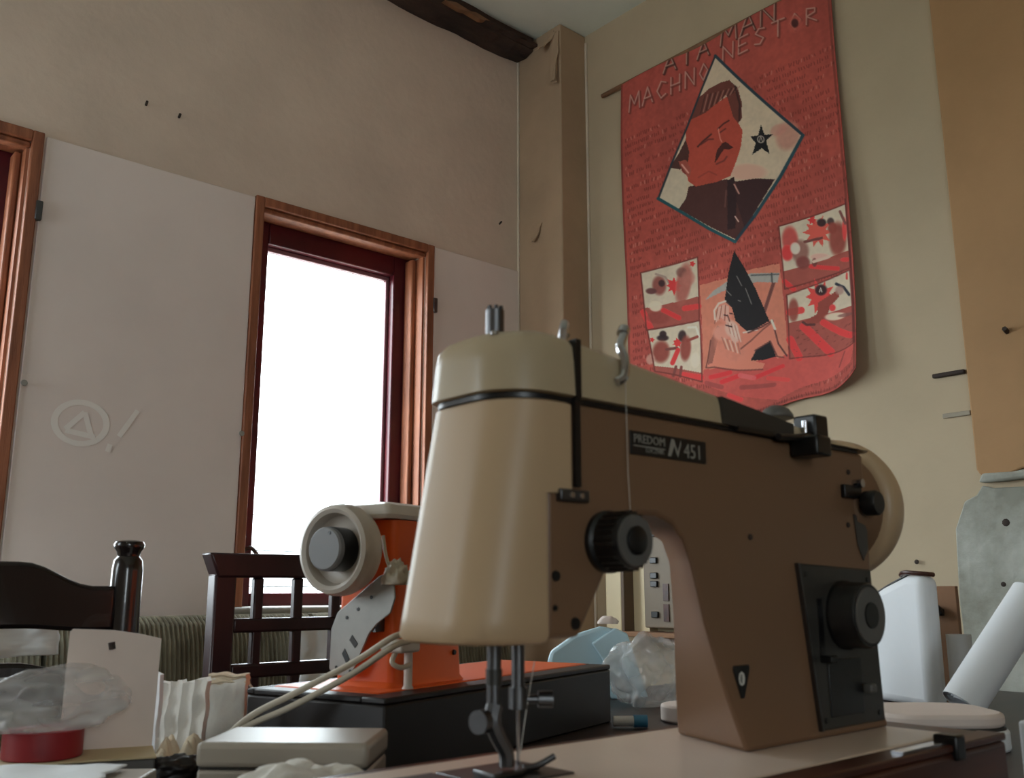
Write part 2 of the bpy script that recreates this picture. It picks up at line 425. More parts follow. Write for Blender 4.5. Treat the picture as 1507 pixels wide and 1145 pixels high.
def window(n,x0,x1):
    w=struct(thing('window_%d'%n,'x','x')); del w['label']; del w['category']
    # casing of orange pine, each board its own piece
    c=.027
    cz0,cz1=ZB-.01,ZT+.028
    for (lo,hi) in (((x0-c,YW-.016,cz0),(x0,YW+.004,cz1)),((x1,YW-.016,cz0),(x1+c,YW+.004,cz1)),((x0,YW-.016,ZT),(x1,YW+.004,cz1))):
        box('casing_board',lo,hi,M_wood,w,bev=.003)
    # a stepped head moulding
    box('head_moulding',(x0,YW-.004,ZT-.016),(x1,YW+.03,ZT),M_wood,w,bev=.005)
    box('head_moulding',(x0,YW+.03,ZT-.008),(x1,YW+.085,ZT),M_wood,w,bev=.003)
    # jamb linings
    box('jamb_lining',(x0,YW+.004,ZB),(x0+.008,YW+.085,ZT-.016),M_wood,w)
    box('jamb_lining',(x1-.008,YW+.004,ZB),(x1,YW+.085,ZT-.016),M_wood,w)
    box('jamb_moulding',(x1-.026,YW+.04,ZB),(x1-.008,YW+.085,ZT-.016),M_wood,w,bev=.005)
    box('jamb_moulding',(x0+.008,YW+.04,ZB),(x0+.02,YW+.085,ZT-.016),M_wood,w,bev=.005)
    # sash
    y0,y1=YW+.085,YW+.135; s=.068
    fr=thing('sash','x','x'); del fr['label']; del fr['category']; fr.parent=w
    box('stile',(x0,y0,ZB),(x0+s,y1,ZT),M_sash,fr,bev=.004); box('stile',(x1-s,y0,ZB),(x1,y1,ZT),M_sash,fr,bev=.004)
    box('rail',(x0+s,y0,ZT-.072),(x1-s,y1,ZT),M_sash,fr,bev=.004); box('rail',(x0+s,y0,ZB),(x1-s,y1,ZB+.048),M_sash,fr,bev=.004)
    box('glazing_bead',(x0+s,y1-.022,ZT-.086),(x1-s,y1,ZT-.072),M_bead,fr,bev=.003)
    box('glazing_bead',(x1-s-.012,y1-.022,ZB+.048),(x1-s,y1,ZT-.086),M_bead,fr,bev=.003)
    box('pane',(x0+s,y1-.012,ZB+.048),(x1-s,y1-.008,ZT-.072),M_glass,fr)
    tube('window_latch',[(x0+.05,y0,1.09),(x0+.055,y0-.03,1.09),(x0+.085,y0-.04,1.05)],.006,M_rust,w,seg=8)
    sb=box('window_sill',(x0-.05,YW-.055,ZB-.012),(x1+.05,YW+.085,ZB+.012),M_sill,w,bev=.011,seg=4)
    box('metal_plate',(x1+c-.004,YW-.02,1.88),(x1+c+.012,YW-.005,1.93),M_steel,w,bev=.002)
    return w
window(1,A0,A1); window(2,B0,B1)
w3=struct(thing('window_3','x','x')); del w3['label']; del w3['category']  # unseen side window, added for grazing daylight along the window wall
for (lo,hi) in (((XB-.12,Y3a,Z3a),(XB-.06,Y3a+.07,Z3b)),((XB-.12,Y3b-.07,Z3a),(XB-.06,Y3b,Z3b)),((XB-.12,1.92,Z3a),(XB-.06,1.98,Z3b)),((XB-.12,Y3a+.07,Z3b-.07),(XB-.06,Y3b-.07,Z3b)),((XB-.12,Y3a+.07,Z3a),(XB-.06,Y3b-.07,Z3a+.07))):
    box('frame_bar',lo,hi,M_sash,w3,bev=.004)
for (a,b) in ((Y3a+.07,1.92),(1.98,Y3b-.07)): box('pane',(XB-.09,a,Z3a+.07),(XB-.086,b,Z3b-.07),M_glass,w3)

# outside: ground and the neighbour's boarded facade
struct(box('ground_outside',(-14,YW+WT,-.3),(16,16,-.1),M_ground))
fa=thing('neighbour_facade','pale horizontally boarded facade outside the window','building',(1.2,5.4,-.1))
for k in range(9):
    box('plank',(0,0,.02+k*.215),(1.9,.03+.012,.02+k*.215+.209),M_face,fa,bev=.004)
box('backing_wall',(0,.045,0),(1.9,.2,2.0),M_ground,fa)

# ------------------------------------------------------------------ hanging banner
def project(Y,Z,X=XP-.012):
    fw=np.array([math.cos(YAW)*math.cos(PITCH),math.sin(YAW)*math.cos(PITCH),math.sin(PITCH)])
    rt=np.array([math.sin(YAW),-math.cos(YAW),0]); up=np.cross(rt,fw)
    v=np.stack([np.full_like(Y,X),Y,Z-CAM_H],-1); d=v@fw
    return 753.5+1395*(v@rt)/d, 572.5-1395*(v@up)/d
def banner():
    NX,NY=330,520
    y0,y1,z0,z1=2.045,1.228,1.475,2.72
    s=np.linspace(0,1,NX+1); t=np.linspace(0,1,NY+1)
    ss,tt=np.meshgrid(s,t)
    Y=y0+(y1-y0)*ss; Z=z1+(z0-z1)*tt
    # lower edge sags, the right lower corner is rounded and the sides wander a little
    Z=Z+np.where(tt>.8,(tt-.8)/.2,0)*(.022*np.sin(ss*9+.6)+.075*np.clip((ss-.82)/.18,0,1)**2.2)
    Y=Y+.006*np.sin(tt*7)*(1-ss)+.008*np.sin(tt*5+1)*ss
    X=XP-.014-.006*(1+np.sin(ss*11+tt*3))-np.clip((tt-.7)/.3,0,1)**2*(.012+.012*np.sin(ss*6))-.018*np.clip((ss-.86)/.14,0,1)**2*np.clip((tt-.3)/.7,0,1)
    U,Vv=project(y0+(y1-y0)*ss, z1+(z0-z1)*tt)        # drawing frame used for the motif outlines below
    C=np.zeros(U.shape+(3,)); C[:]=(134,60,52)
    rs=np.random.RandomState(3)
    def grain(fx,fy,amp):
        g=rs.rand(fy,fx); yi=np.linspace(0,fy-1.001,NY+1); xi=np.linspace(0,fx-1.001,NX+1)
        a=yi.astype(int)[:,None]; b=xi.astype(int)[None]; wy=(yi%1)[:,None]; wx=(xi%1)[None]
        v=(g[a,b]*(1-wy)*(1-wx)+g[a+1,b]*wy*(1-wx)+g[a,b+1]*(1-wy)*wx+g[a+1,b+1]*wy*wx)
        return (v-.5)*2*amp
    C*=(1+grain(12,18,.07)+grain(60,8,.03)+grain(90,140,.04))[...,None]
    def z7(p): return [(880+x*.297,y*.297) for x,y in p]
    def z8(p): return [(900+x*.2795,290+y*.2795) for x,y in p]
    def blend(mask,col,al=1.0):
        m=(mask*al)[...,None]; C[:]=C*(1-m)+np.array(col,float)*m
    def bb(pts,pad):
        xs=[p[0] for p in pts]; ys=[p[1] for p in pts]
        return (U>min(xs)-pad)&(U<max(xs)+pad)&(Vv>min(ys)-pad)&(Vv<max(ys)+pad)
    def poly(pts,col,al=1.0):
        box_=bb(pts,2); u=U[box_]; v=Vv[box_]; ins=np.zeros(u.shape,bool)
        for i in range(len(pts)):
            x1,y1_=pts[i]; x2,y2=pts[(i+1)%len(pts)]
            if y1_==y2: continue
            c=((y1_>v)!=(y2>v))&(u<(x2-x1)*(v-y1_)/(y2-y1_)+x1); ins^=c
        m=np.zeros(U.shape); m[box_]=ins; blend(m,col,al)
    def stroke(pts,w,col,al=1.0):
        box_=bb(pts,w+2); u=U[box_]; v=Vv[box_]; d=np.full(u.shape,1e9)
        for (x1,y1_),(x2,y2) in zip(pts[:-1],pts[1:]):
            L=(x2-x1)**2+(y2-y1_)**2+1e-9
            k=np.clip(((u-x1)*(x2-x1)+(v-y1_)*(y2-y1_))/L,0,1)
            d=np.minimum(d,np.hypot(u-x1-k*(x2-x1),v-y1_-k*(y2-y1_)))
        m=np.zeros(U.shape); m[box_]=np.clip((w/2+.6-d)/1.0,0,1); blend(m,col,al)
    def blob(c,rx,ry,col,al=.8,rot=0):
        dx=U-c[0];dy=Vv-c[1];a=math.radians(rot)
        q=((dx*math.cos(a)+dy*math.sin(a))/rx)**2+((-dx*math.sin(a)+dy*math.cos(a))/ry)**2
        m=np.clip(1.5-q,0,1); blend(m*m*(3-2*m),col,al)
    # rows of small faint handwriting over the red ground
    for row in range(40):
        zz=2.50-row*.026
        x=.03
        while x<.96:
            L=rs.uniform(.015,.06)
            if rs.rand()<.8:
                n=int(L/.008)+1
                for k in range(n):
                    yy=y0+(y1-y0)*(x+k*.010)
                    a,b=project(np.array([yy,yy+rs.uniform(-.003,.003)]),np.array([zz+rs.uniform(.002,.007),zz-rs.uniform(.002,.007)]))
                    stroke([(a[0],b[0]),(a[1],b[1])],1.1,(74,28,27) if rs.rand()<.87 else (160,108,100),.6)
            x+=L+.022
    # lettering: stroke font, drawn along the two lines that run over the top
    G={'A':[[(0,0),(.45,1),(.9,0)],[(.18,.38),(.72,.38)]],'T':[[(0,1),(.9,1)],[(.45,1),(.45,0)]],'M':[[(0,0),(.1,1),(.5,.35),(.9,1),(1,0)]],
       'N':[[(0,0),(0,1),(.8,0),(.8,1)]],'C':[[(.8,.85),(.4,1),(.05,.5),(.4,0),(.8,.15)]],'H':[[(0,0),(0,1)],[(.75,0),(.75,1)],[(0,.5),(.75,.5)]],
       'O':[[(.4,1),(.05,.5),(.4,0),(.8,.5),(.4,1)]],'E':[[(.7,1),(0,1),(0,0),(.7,0)],[(0,.5),(.55,.5)]],'S':[[(.7,.9),(.3,1),(.05,.75),(.65,.3),(.4,0),(0,.12)]],
       'R':[[(0,0),(0,1),(.6,.85),(.6,.6),(0,.5),(.75,0)]]}
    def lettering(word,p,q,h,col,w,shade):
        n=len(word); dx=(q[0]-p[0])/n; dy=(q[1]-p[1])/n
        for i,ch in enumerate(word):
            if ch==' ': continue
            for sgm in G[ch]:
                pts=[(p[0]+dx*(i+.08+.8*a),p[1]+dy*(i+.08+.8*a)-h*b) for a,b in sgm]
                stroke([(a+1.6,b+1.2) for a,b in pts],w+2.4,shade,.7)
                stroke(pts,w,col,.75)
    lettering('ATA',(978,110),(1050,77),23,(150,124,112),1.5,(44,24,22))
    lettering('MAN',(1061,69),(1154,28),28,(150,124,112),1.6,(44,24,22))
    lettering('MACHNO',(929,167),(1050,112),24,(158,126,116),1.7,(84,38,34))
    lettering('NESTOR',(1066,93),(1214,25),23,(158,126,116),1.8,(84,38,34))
    blob((1175,35),10,13,(150,70,62),.8,20); blob((1175,34),5,6.5,(50,22,22),.9)
    # the lozenge with the portrait
    DI=z7([(595,275),(1022,668),(880,890),(735,1145),(640,1210),(640,1215),(565,1145),(310,985),(370,820),(450,630),(520,450)])
    DI=[(1056,82),(1184,199),(1150,262),(1113,320),(1084,358),(1045,338),(972,293),(992,240),(1015,185),(1036,130)]
    poly(DI,(160,144,124))
    blob((1163,200),16,22,(150,104,92),.8,20); blob((1150,192),12,8,(156,108,96),.7,-30)
    blob((1105,255),26,12,(190,140,124),.6)
    poly(z7([(310,985),(370,830),(430,850),(450,900),(440,1000),(400,1040)]),(156,144,126))
    # jacket
    poly(z7([(400,1040),(440,985),(455,925),(560,905),(650,893),(700,905),(800,890),(885,893),(735,1145)])+[(1084,354),(1048,336),(1000,308)],(60,34,32))
    poly(z7([(655,900),(690,880),(700,1000),(690,1140),(650,1145)]),(38,22,24))
    poly(z7([(700,905),(800,890),(885,893),(800,1030),(735,1140),(700,1010)]),(46,26,27))
    stroke(z7([(690,920),(712,965)]),2,(150,110,100)); stroke(z7([(640,1030),(648,950)]),2,(96,64,58),.7); stroke(z7([(690,1080),(706,1105)]),1.6,(170,140,130))
    # face
    poly(z7([(445,640),(470,590),(530,560),(600,510),(660,480),(690,560),(720,620),(738,650),(728,730),(705,800),(670,880),(600,905),(540,915),(490,925),(455,900),(445,850),(455,790),(445,700)]),(140,58,46))
    poly(z7([(365,830),(410,760),(445,690),(462,750),(455,800),(415,840)]),(62,36,32))
    poly(z7([(410,800),(445,790),(470,840),(460,880),(425,850)]),(126,62,52)); stroke(z7([(425,815),(455,855)]),2,(190,140,128)); stroke(z7([(415,820),(440,860)]),1.5,(90,40,36))
    # hair
    poly(z7([(470,590),(500,490),(560,440),(620,410),(670,398),(715,440),(735,510),(735,590),(715,615),(690,580),(672,520),(655,470),(600,515),(540,560)]),(84,44,38))
    for k in range(14):
        x=520+k*14; stroke(z7([(x,560-k*8),(x+22,470-k*3)]),1.3,(134,96,84) if k%2 else (52,28,26),.8)
    stroke(z7([(700,430),(725,520),(722,600)]),3,(44,24,24),.8)
    # brows, eyes, nose, moustache, mouth
    stroke(z7([(505,725),(530,700),(575,665)]),2.4,(52,24,24),.9); stroke(z7([(520,715),(560,690),(585,690)]),2.2,(70,30,30),.8)
    stroke(z7([(610,640),(640,615),(668,600)]),2.2,(54,24,24),.9); stroke(z7([(618,660),(650,640)]),2,(70,30,30),.8)
    stroke(z7([(612,640),(622,690),(630,705)]),1.5,(180,120,108),.8)
    poly(z7([(605,745),(630,715),(650,705),(690,735),(665,745),(640,742),(612,785),(590,812),(598,770)]),(48,22,22),.9)
    stroke(z7([(600,815),(640,800),(655,780)]),2.4,(84,36,34),.8); stroke(z7([(505,880),(560,850),(600,870)]),2,(112,46,40),.7)
    # border of the lozenge
    stroke(DI[4:]+[DI[0]],2.6,(34,40,46)); stroke(DI[:5],4.2,(30,44,54)); stroke(DI[4:7],4.5,(24,62,68)); stroke([DI[1],DI[2],DI[3]],4.2,(30,56,64))
    # star with a ring
    c=(880+825*.297,695*.297)
    st=z7([(828,622),(843,672),(885,668),(850,700),(865,768),(828,740),(782,772),(800,715),(775,680),(812,676)])
    poly(st,(20,18,20)); stroke([(c[0]+4.6*math.cos(a),c[1]+5*math.sin(a)) for a in np.linspace(0,6.3,16)],1.2,(150,140,130),.9)
    stroke([(c[0]-2.5,c[1]+4),(c[0],c[1]-4),(c[0]+2.5,c[1]+4)],1,(150,140,130),.9)
    # lower scene: pale ground, black blade shape, scythe and seated old figure
    poly(z8([(462,470),(610,435),(735,390),(880,355),(930,870),(500,960)]),(158,96,78))
    poly(z8([(500,905),(930,840),(1310,850),(1290,960),(1010,1035),(880,1085),(500,975)]),(150,64,58))
    stroke(z8([(800,620),(855,440)]),4.5,(86,50,46))
    poly(z8([(490,550),(540,500),(610,455),(735,410),(880,405),(870,455),(760,455),(610,495)]),(126,122,116)); stroke(z8([(740,420),(875,412)]),2,(70,70,70)); stroke(z8([(840,408),(842,452)]),2,(60,60,60))
    poly(z8([(652,290),(700,370),(760,490),(830,660),(725,720),(660,660),(640,590),(600,555),(620,410)]),(24,21,23))
    for a,b in (((665,425),(690,475)),((710,490),(740,570)),((610,500),(635,525)),((672,552),(684,556))): stroke(z8([a,b]),1,(120,114,110),.8)
    poly(z8([(552,860),(560,790),(620,770),(650,850),(600,862)]),(24,22,24)); poly(z8([(740,860),(800,740),(845,770),(880,845),(800,862)]),(24,22,24))
    poly(z8([(560,700),(600,660),(690,690),(720,720),(770,700),(820,660),(860,660),(870,760),(905,850),(870,860),(835,760),(760,810),(740,860),(810,880),(800,910),(680,905),(560,890),(510,900),(525,830)]),(172,104,86))
    poly(z8([(520,880),(530,760),(565,680),(590,700),(560,800),(545,870)]),(120,72,62))
    def bz(x,y,rx,ry,col,al=.95,rot=0): blob((900+x*.2795,290+y*.2795),rx*.2795,ry*.2795,col,al,rot)
    bz(640,790,90,70,(160,98,82),.9,35); bz(590,720,50,40,(176,120,104),.8)
    bz(600,615,38,58,(170,108,92),1,-15); bz(640,700,34,44,(182,148,134),.9,-20); bz(660,740,24,30,(190,160,146),.8)
    for k in range(9):
        x=552+k*7; stroke(z8([(x+12,575+abs(k-5)*3),(x-4+k*2,640+abs(k-4)*8)]),1.1,(196,180,166) if k%3 else (100,62,54),.75)
    for k in range(6): stroke(z8([(620+k*9,670+k*3),(634+k*11,725+k*8)]),1.1,(200,186,172) if k%2 else (120,80,70),.75)
    stroke(z8([(550,650),(545,605),(568,568),(605,556)]),2.6,(190,172,158)); stroke(z8([(600,628),(616,632)]),1.8,(50,28,28)); stroke(z8([(630,620),(642,622)]),1.6,(50,28,28)); stroke(z8([(618,630),(628,660)]),1.6,(80,46,42)); stroke(z8([(610,682),(640,690)]),1.8,(46,24,24))
    stroke(z8([(530,760),(520,850),(512,895),(560,890)]),1.6,(84,48,42)); stroke(z8([(690,800),(740,760),(800,700),(845,662)]),1.8,(96,54,46)); stroke(z8([(760,810),(835,765),(872,850),(905,858)]),1.6,(84,46,42)); stroke(z8([(560,890),(680,905),(800,910)]),1.6,(90,46,42)); stroke(z8([(700,720),(770,705)]),1.6,(200,186,172))
    for k in range(7): stroke(z8([(590+k*14,745+k*5),(615+k*12,800+k*4)]),1.4,(206,184,164) if k%2 else (128,80,68),.8)
    stroke(z8([(725,720),(790,690),(845,655),(855,700),(875,780),(920,850)]),2,(70,40,38)); stroke(z8([(840,655),(858,700)]),3,(206,196,180))
    for a,b,cc in (((540,940),(640,915),(196,48,52)),((600,960),(690,930),(196,48,52)),((760,950),(900,905),(206,52,56)),((690,930),(760,950),(190,90,90)),((640,1025),(700,1050),(196,60,60)),((830,960),(930,985),(176,60,56)),((700,990),(860,1000),(120,54,50)),((520,970),(600,985),(120,54,50))):
        stroke(z8([a,b]),6,cc,.85)
    # the four framed panels
    def panel(q,horizon,sky=(158,146,128),gr=(124,62,54)):
        poly(z8(q),sky); a,b,c_,d_=q
        l=(a[0]+(d_[0]-a[0])*horizon,a[1]+(d_[1]-a[1])*horizon); r=(b[0]+(c_[0]-b[0])*horizon,b[1]+(c_[1]-b[1])*horizon)
        poly(z8([l,r,c_,d_]),gr)
    P1=[(880,160),(1238,45),(1262,385),(905,490)]; P2=[(915,520),(1260,395),(1300,850),(935,868)]
    P3=[(160,405),(452,320),(462,655),(185,705)]; P4=[(190,705),(465,655),(495,965),(235,930)]
    for q,h in ((P1,.72),(P2,.42),(P3,.62),(P4,.86)): panel(q,h)
    R1=(214,62,62); BR=(112,52,44); DK=(40,26,28)
    def burst(c,r,n,col,seed):
        q=np.random.RandomState(seed); pts=[]
        for k in range(2*n):
            a=math.pi*k/n; rr=r*(q.uniform(.85,1.15) if k%2==0 else q.uniform(.5,.62)); pts.append((c[0]+rr*math.cos(a),c[1]+rr*math.sin(a)))
        poly(z8(pts),col)
    def bl(x,y,rx,ry,col,al=.95,rot=0): blob((900+x*.2795,290+y*.2795),rx*.2795,ry*.2795,col,al,rot)
    # upper right
    bl(935,230,40,70,(150,60,56)); bl(920,300,30,40,R1); bl(985,290,45,60,(104,62,56),.8); bl(960,275,24,30,(206,196,180)); burst((1080,190),85,10,(226,98,84),2); bl(1100,140,26,22,DK); bl(1150,135,20,20,DK,.8)
    bl(1190,230,50,90,BR); bl(1160,170,26,30,BR); stroke(z8([(1010,240),(1100,220)]),4,(90,50,46)); bl(1090,320,50,18,(190,150,136)); stroke(z8([(1040,370),(1190,385)]),6,R1); bl(1230,180,14,60,R1,.8); stroke(z8([(1205,85),(1235,150)]),4,(96,56,52)); bl(1000,350,36,34,(100,50,46)); bl(1060,350,14,24,(90,46,42)); stroke(z8([(1055,345),(1140,320)]),4,(198,172,154)); burst((1050,125),26,6,R1,4); bl(1235,340,30,12,R1,.8); stroke(z8([(905,450),(950,490)]),7,R1)
    # lower right
    burst((1090,530),90,10,(220,76,70),5); bl(1095,495,34,30,DK); stroke(z8([(1086,505),(1093,485),(1100,505)]),1,(180,170,160)); poly(z8([(1075,620),(1080,560),(1130,530),(1185,500),(1200,530),(1150,580),(1120,650),(1060,680),(1000,660)]),BR); stroke(z8([(1180,465),(1225,485),(1258,525)]),4,(34,36,46)); bl(1200,500,26,24,(130,100,92),.8)
    for a,b,w in (((1005,690),(1160,850),13),((1110,670),(1290,790),10),((935,760),(985,865),11),((930,610),(990,600),10)): stroke(z8([a,b]),w,R1,.92)
    stroke(z8([(1060,680),(1020,680),(1000,665)]),4,(70,38,36)); bl(1180,640,60,22,(196,184,162),.9); bl(1240,640,50,12,(96,60,56),.8); bl(950,600,26,60,BR,.9); stroke(z8([(1243,415),(1243,440)]),3,R1); bl(1160,590,18,18,R1)
    for k in range(40): x,y=rs.uniform(940,1290),rs.uniform(700,850); stroke(z8([(x,y),(x+10,y-4)]),1,(74,36,34),.6)
    # upper left
    bl(250,470,34,50,(110,58,52)); stroke(z8([(235,410),(280,425),(305,465)]),3,(130,110,100)); burst((325,470),46,8,R1,7); bl(375,460,40,110,(132,72,64),.9,10); bl(365,400,28,26,(96,60,54),.8); bl(400,430,36,40,(140,86,76),.7); burst((422,355),18,5,R1,8); bl(210,500,26,16,(80,46,46)); bl(262,458,16,18,DK,.8)
    stroke(z8([(270,600),(350,640)]),7,R1); stroke(z8([(380,590),(458,580)]),8,R1,.85); stroke(z8([(170,610),(205,690)]),8,R1,.8); bl(230,580,30,26,(196,184,162)); bl(240,640,60,30,(112,52,46),.7)
    # lower left
    bl(268,745,30,16,DK); bl(268,725,18,18,DK); bl(262,820,44,60,BR); stroke(z8([(290,805),(345,798)]),4,(90,50,46)); burst((345,770),30,7,R1,9); stroke(z8([(350,810),(325,880)]),7,R1); bl(370,735,22,30,DK); bl(392,800,30,66,BR); stroke(z8([(400,690),(445,690),(465,740)]),2.6,(206,200,186)); stroke(z8([(400,760),(455,740)]),4,BR); burst((215,755),16,5,R1,10); stroke(z8([(390,940),(490,945)]),8,R1,.9); stroke(z8([(345,900),(335,950)]),4,(96,50,46)); stroke(z8([(375,900),(372,950)]),4,(96,50,46)); bl(450,860,24,36,(190,178,160)); bl(210,860,22,30,(150,110,98))
    for q in (P1,P2,P3,P4): stroke(z8(q+[q[0]]),1.8,(88,40,36))
    stroke(z8([(1235,20),(1310,850)]),2,(84,34,34),.8); stroke(z8([(1215,950),(1245,870)]),2,(100,44,40),.8)
    # hems
    C[:,:4]*=.8; C[:,-5:-2]*=.78; C[-6:-3,:]*=.85
    li=np.clip(C,0,255)/255.; li=np.where(li<=.04045,li/12.92,((li+.055)/1.055)**2.4)
    li=li*2.2*(1+.6*grain(110,170,.09)+grain(30,44,.05))[...,None]; li*=np.minimum(1,.82/np.maximum(li.max(-1,keepdims=True),1e-4))
    verts=np.stack([X,Y,Z],-1).reshape(-1,3)
    idx=np.arange((NX+1)*(NY+1)).reshape(NY+1,NX+1)
    q=np.stack([idx[:-1,:-1],idx[1:,:-1],idx[1:,1:],idx[:-1,1:]],-1).reshape(-1,4)
    me=bpy.data.meshes.new('painted_sheet')
    me.vertices.add(len(verts)); me.vertices.foreach_set('co',verts.ravel())
    me.loops.add(q.size); me.loops.foreach_set('vertex_index',q.ravel())
    me.polygons.add(len(q)); me.polygons.foreach_set('loop_start',np.arange(0,q.size,4)); me.polygons.foreach_set('loop_total',np.full(len(q),4))
    me.update(calc_edges=True); me.validate()
    at=me.color_attributes.new('print','FLOAT_COLOR','POINT')
    at.data.foreach_set('color',np.concatenate([li,np.ones(U.shape+(1,))],-1).reshape(-1).astype(np.float32))
    me.polygons.foreach_set('use_smooth',[True]*len(q))
    m=bpy.data.materials.new('painted_cloth'); m.use_nodes=True; nt=m.node_tree; b=nt.nodes['Principled BSDF']
    a=nt.nodes.new('ShaderNodeVertexColor'); a.layer_name='print'; nt.links.new(a.outputs[0],b.inputs['Base Color']); b.inputs['Roughness'].default_value=.85
    me.materials.append(m)
    o=bpy.data.objects.new('painted_sheet',me); COL.objects.link(o)
    md=o.modifiers.new('t','SOLIDIFY'); md.thickness=.0015; md.offset=0
    return o
bn=thing('painted_banner','red painted cloth banner with a lozenge portrait, hung from a wooden rod','banner',(XP-.012,1.636,1.475))
sh=banner(); sh.parent=bn; sh.location=(-(XP-.012),-1.636,-1.475)
lathe('rod',[(0,.008),(1.03,.008)],(0.0,.508,1.248),(0,-1,0),M_rod,bn,seg=14)

# cream wall box with a grey switch panel
eb=thing('wall_box','cream metal wall box with grey switch panel, under the banner','electrical box',(XP,1.93,.845))
D=-.09
box('back_plate',(-.012,-.20,0),(0,.165,.42),M_ebox,eb,bev=.002)
box('side_cover',(D,.105,.005),(-.012,.175,.42),M_ebox,eb,bev=.006)
box('divider_strip',(D-.004,.092,.005),(-.012,.105,.42),M_estrip,eb,bev=.002)
box('bottom_tray',(D-.03,-.20,-.006),(-.012,.105,.008),M_brown,eb,bev=.003)
box('inner_panel',(-.05,.03,.008),(-.012,.092,.42),M_ebox,eb)
sp=box('switch_panel',(-.075,-.19,.02),(-.012,.028,.40),M_epanel,eb,bev=.004)
for z in (.05,.14,.165,.21,.29): box('switch',(-.083,-.03,z),(-.074,-.004,z+.018),M_black,sp,bev=.002)
for z in (.04,.1): box('slot',(-.079,-.07,z),(-.0745,-.05,z+.05),M_basewood,sp)
box('cable_gland',(-.07,-.19,-.03),(-.03,-.04,-.006),M_card,eb,bev=.004)
box('top_plate',(D,-.20,.42),(0,.175,.43),M_ebox,eb,bev=.003)

# ------------------------------------------------------------------ worktable
tb_=thing('work_table','long dark wooden worktable carrying the sewing machines','table',(.8,.45,0))
box('tabletop',(-1.15,-.85,TZ-.035),(1.25,.93,TZ),M_table,tb_,bev=.005)
for (x,y) in ((-1.08,-.78),(1.11,-.78),(-1.08,.79),(1.11,.79)):
    box('leg',(x,y,0),(x+.07,y+.07,TZ-.035),M_table,tb_,bev=.004)
for (lo,hi) in (((-1.01,-.765,.66),(1.11,-.735,TZ-.035)),((-1.01,.805,.66),(1.11,.835,TZ-.035)),((-1.065,-.71,.66),(-1.035,.79,TZ-.035)),((1.125,-.71,.66),(1.155,.79,TZ-.035))):
    box('apron',lo,hi,M_table,tb_)

# ------------------------------------------------------------------ beige sewing machine (main subject)
MO=Vector((.441,.505,.86))
sm=thing('sewing_machine','cream and beige sewing machine with black dials, on a reddish wooden base','sewing machine',(MO.x,MO.y,TZ))
K=.08   # bed height above the table
def L(p): return (p[0],p[1],p[2]+K)
def lb(name,lo,hi,m,parent=sm,bev=0,seg=2): return box(name,L(lo),L(hi),m,parent,bev,seg)
wb=lb('wooden_base',(-.15,-.142,-.08),(.436,.076,-.006),M_basewood,bev=.004)
lb('base_rim',(-.15,-.142,-.006),(.436,-.118,.0),M_basewood,wb,bev=.0015); lb('base_rim',(-.15,.066,-.006),(.436,.076,-.001),M_basewood,wb,bev=.0015)
lb('base_rim',(.402,-.118,-.006),(.436,.066,-.001),M_basewood,wb,bev=.0015)
lb('metal_trim',(.262,-.139,.0),(.332,-.130,.0022),M_chrome,wb)
ct=lb('base_clasp',(.336,-.1455,-.012),(.352,-.126,.007),M_black,wb,bev=.002)
bed=lb('bed',(-.14,-.117,-.006),(.40,.065,.0),M_bed,bev=.003)
lb('needle_plate',(-.04,-.03,.0),(.03,.03,.0012),M_steel,bed,bev=.0005)
lb('slide_plate',(-.11,-.032,.0),(-.042,.032,.001),M_steel,bed,bev=.0005)
# arm and column are one casting; the column's inner edge flares towards the foot
FR=[(-.02,.089),(.008,.089),(.036,.133),(.052,.160),(.068,.171),(.088,.1715),(.104,.166),(.116,.155),(.124,.138),(.138,.095),(.157,.05),(.176,.014),(.184,0),(.398,0),(.391,.012),(.388,.06),(.386,.171),(.386,.2435),(-.02,.2435)]
BK=[(-.02,.089),(.008,.089),(.036,.133),(.052,.160),(.068,.171),(.150,.1715),(.185,.169),(.205,.160),(.214,.142),(.217,.095),(.216,.05),(.216,.014),(.217,0),(.394,0),(.391,.012),(.388,.06),(.386,.171),(.386,.2435),(-.02,.2435)]
n_=len(FR)
V=[L((u,-.0585,w)) for u,w in FR]+[L((u,.036,w)) for u,w in BK]
F=[tuple(range(n_)),tuple(range(2*n_-1,n_-1,-1))]+[(i,(i+1)%n_,n_+(i+1)%n_,n_+i) for i in range(n_)]
obj('arm_and_column',V,F,M_tan,sm,bev=.004,seg=3)
lathe('end_boss',[(0,.05),(.004,.056),(.03,.058),(.045,.058)],L((.362,-.006,.196)),(1,0,0),M_tan,sm,seg=48)
# face cover lofted from rounded plan sections, leaning out at the bottom
def facering(w,ins=0):
    k=(w-.088)/(.243-.088); ul=-.080+k*.028+ins; ur=(.003 if w>.181 else -.019)-ins*.3
    return [L((x,y,w)) for x,y in rrect(ul,ur,-.0605+ins,.034-ins,(.006,.022,.036,.004))]
loft('face_cover',[facering(.086,.006),facering(.0875,.002),facering(.091)]+[facering(.091+.0898*i/8) for i in range(1,9)]+[facering(.1815)]+[facering(.1815+.0595*i/6) for i in range(1,7)]+[facering(.243,.003)],M_cream,sm)
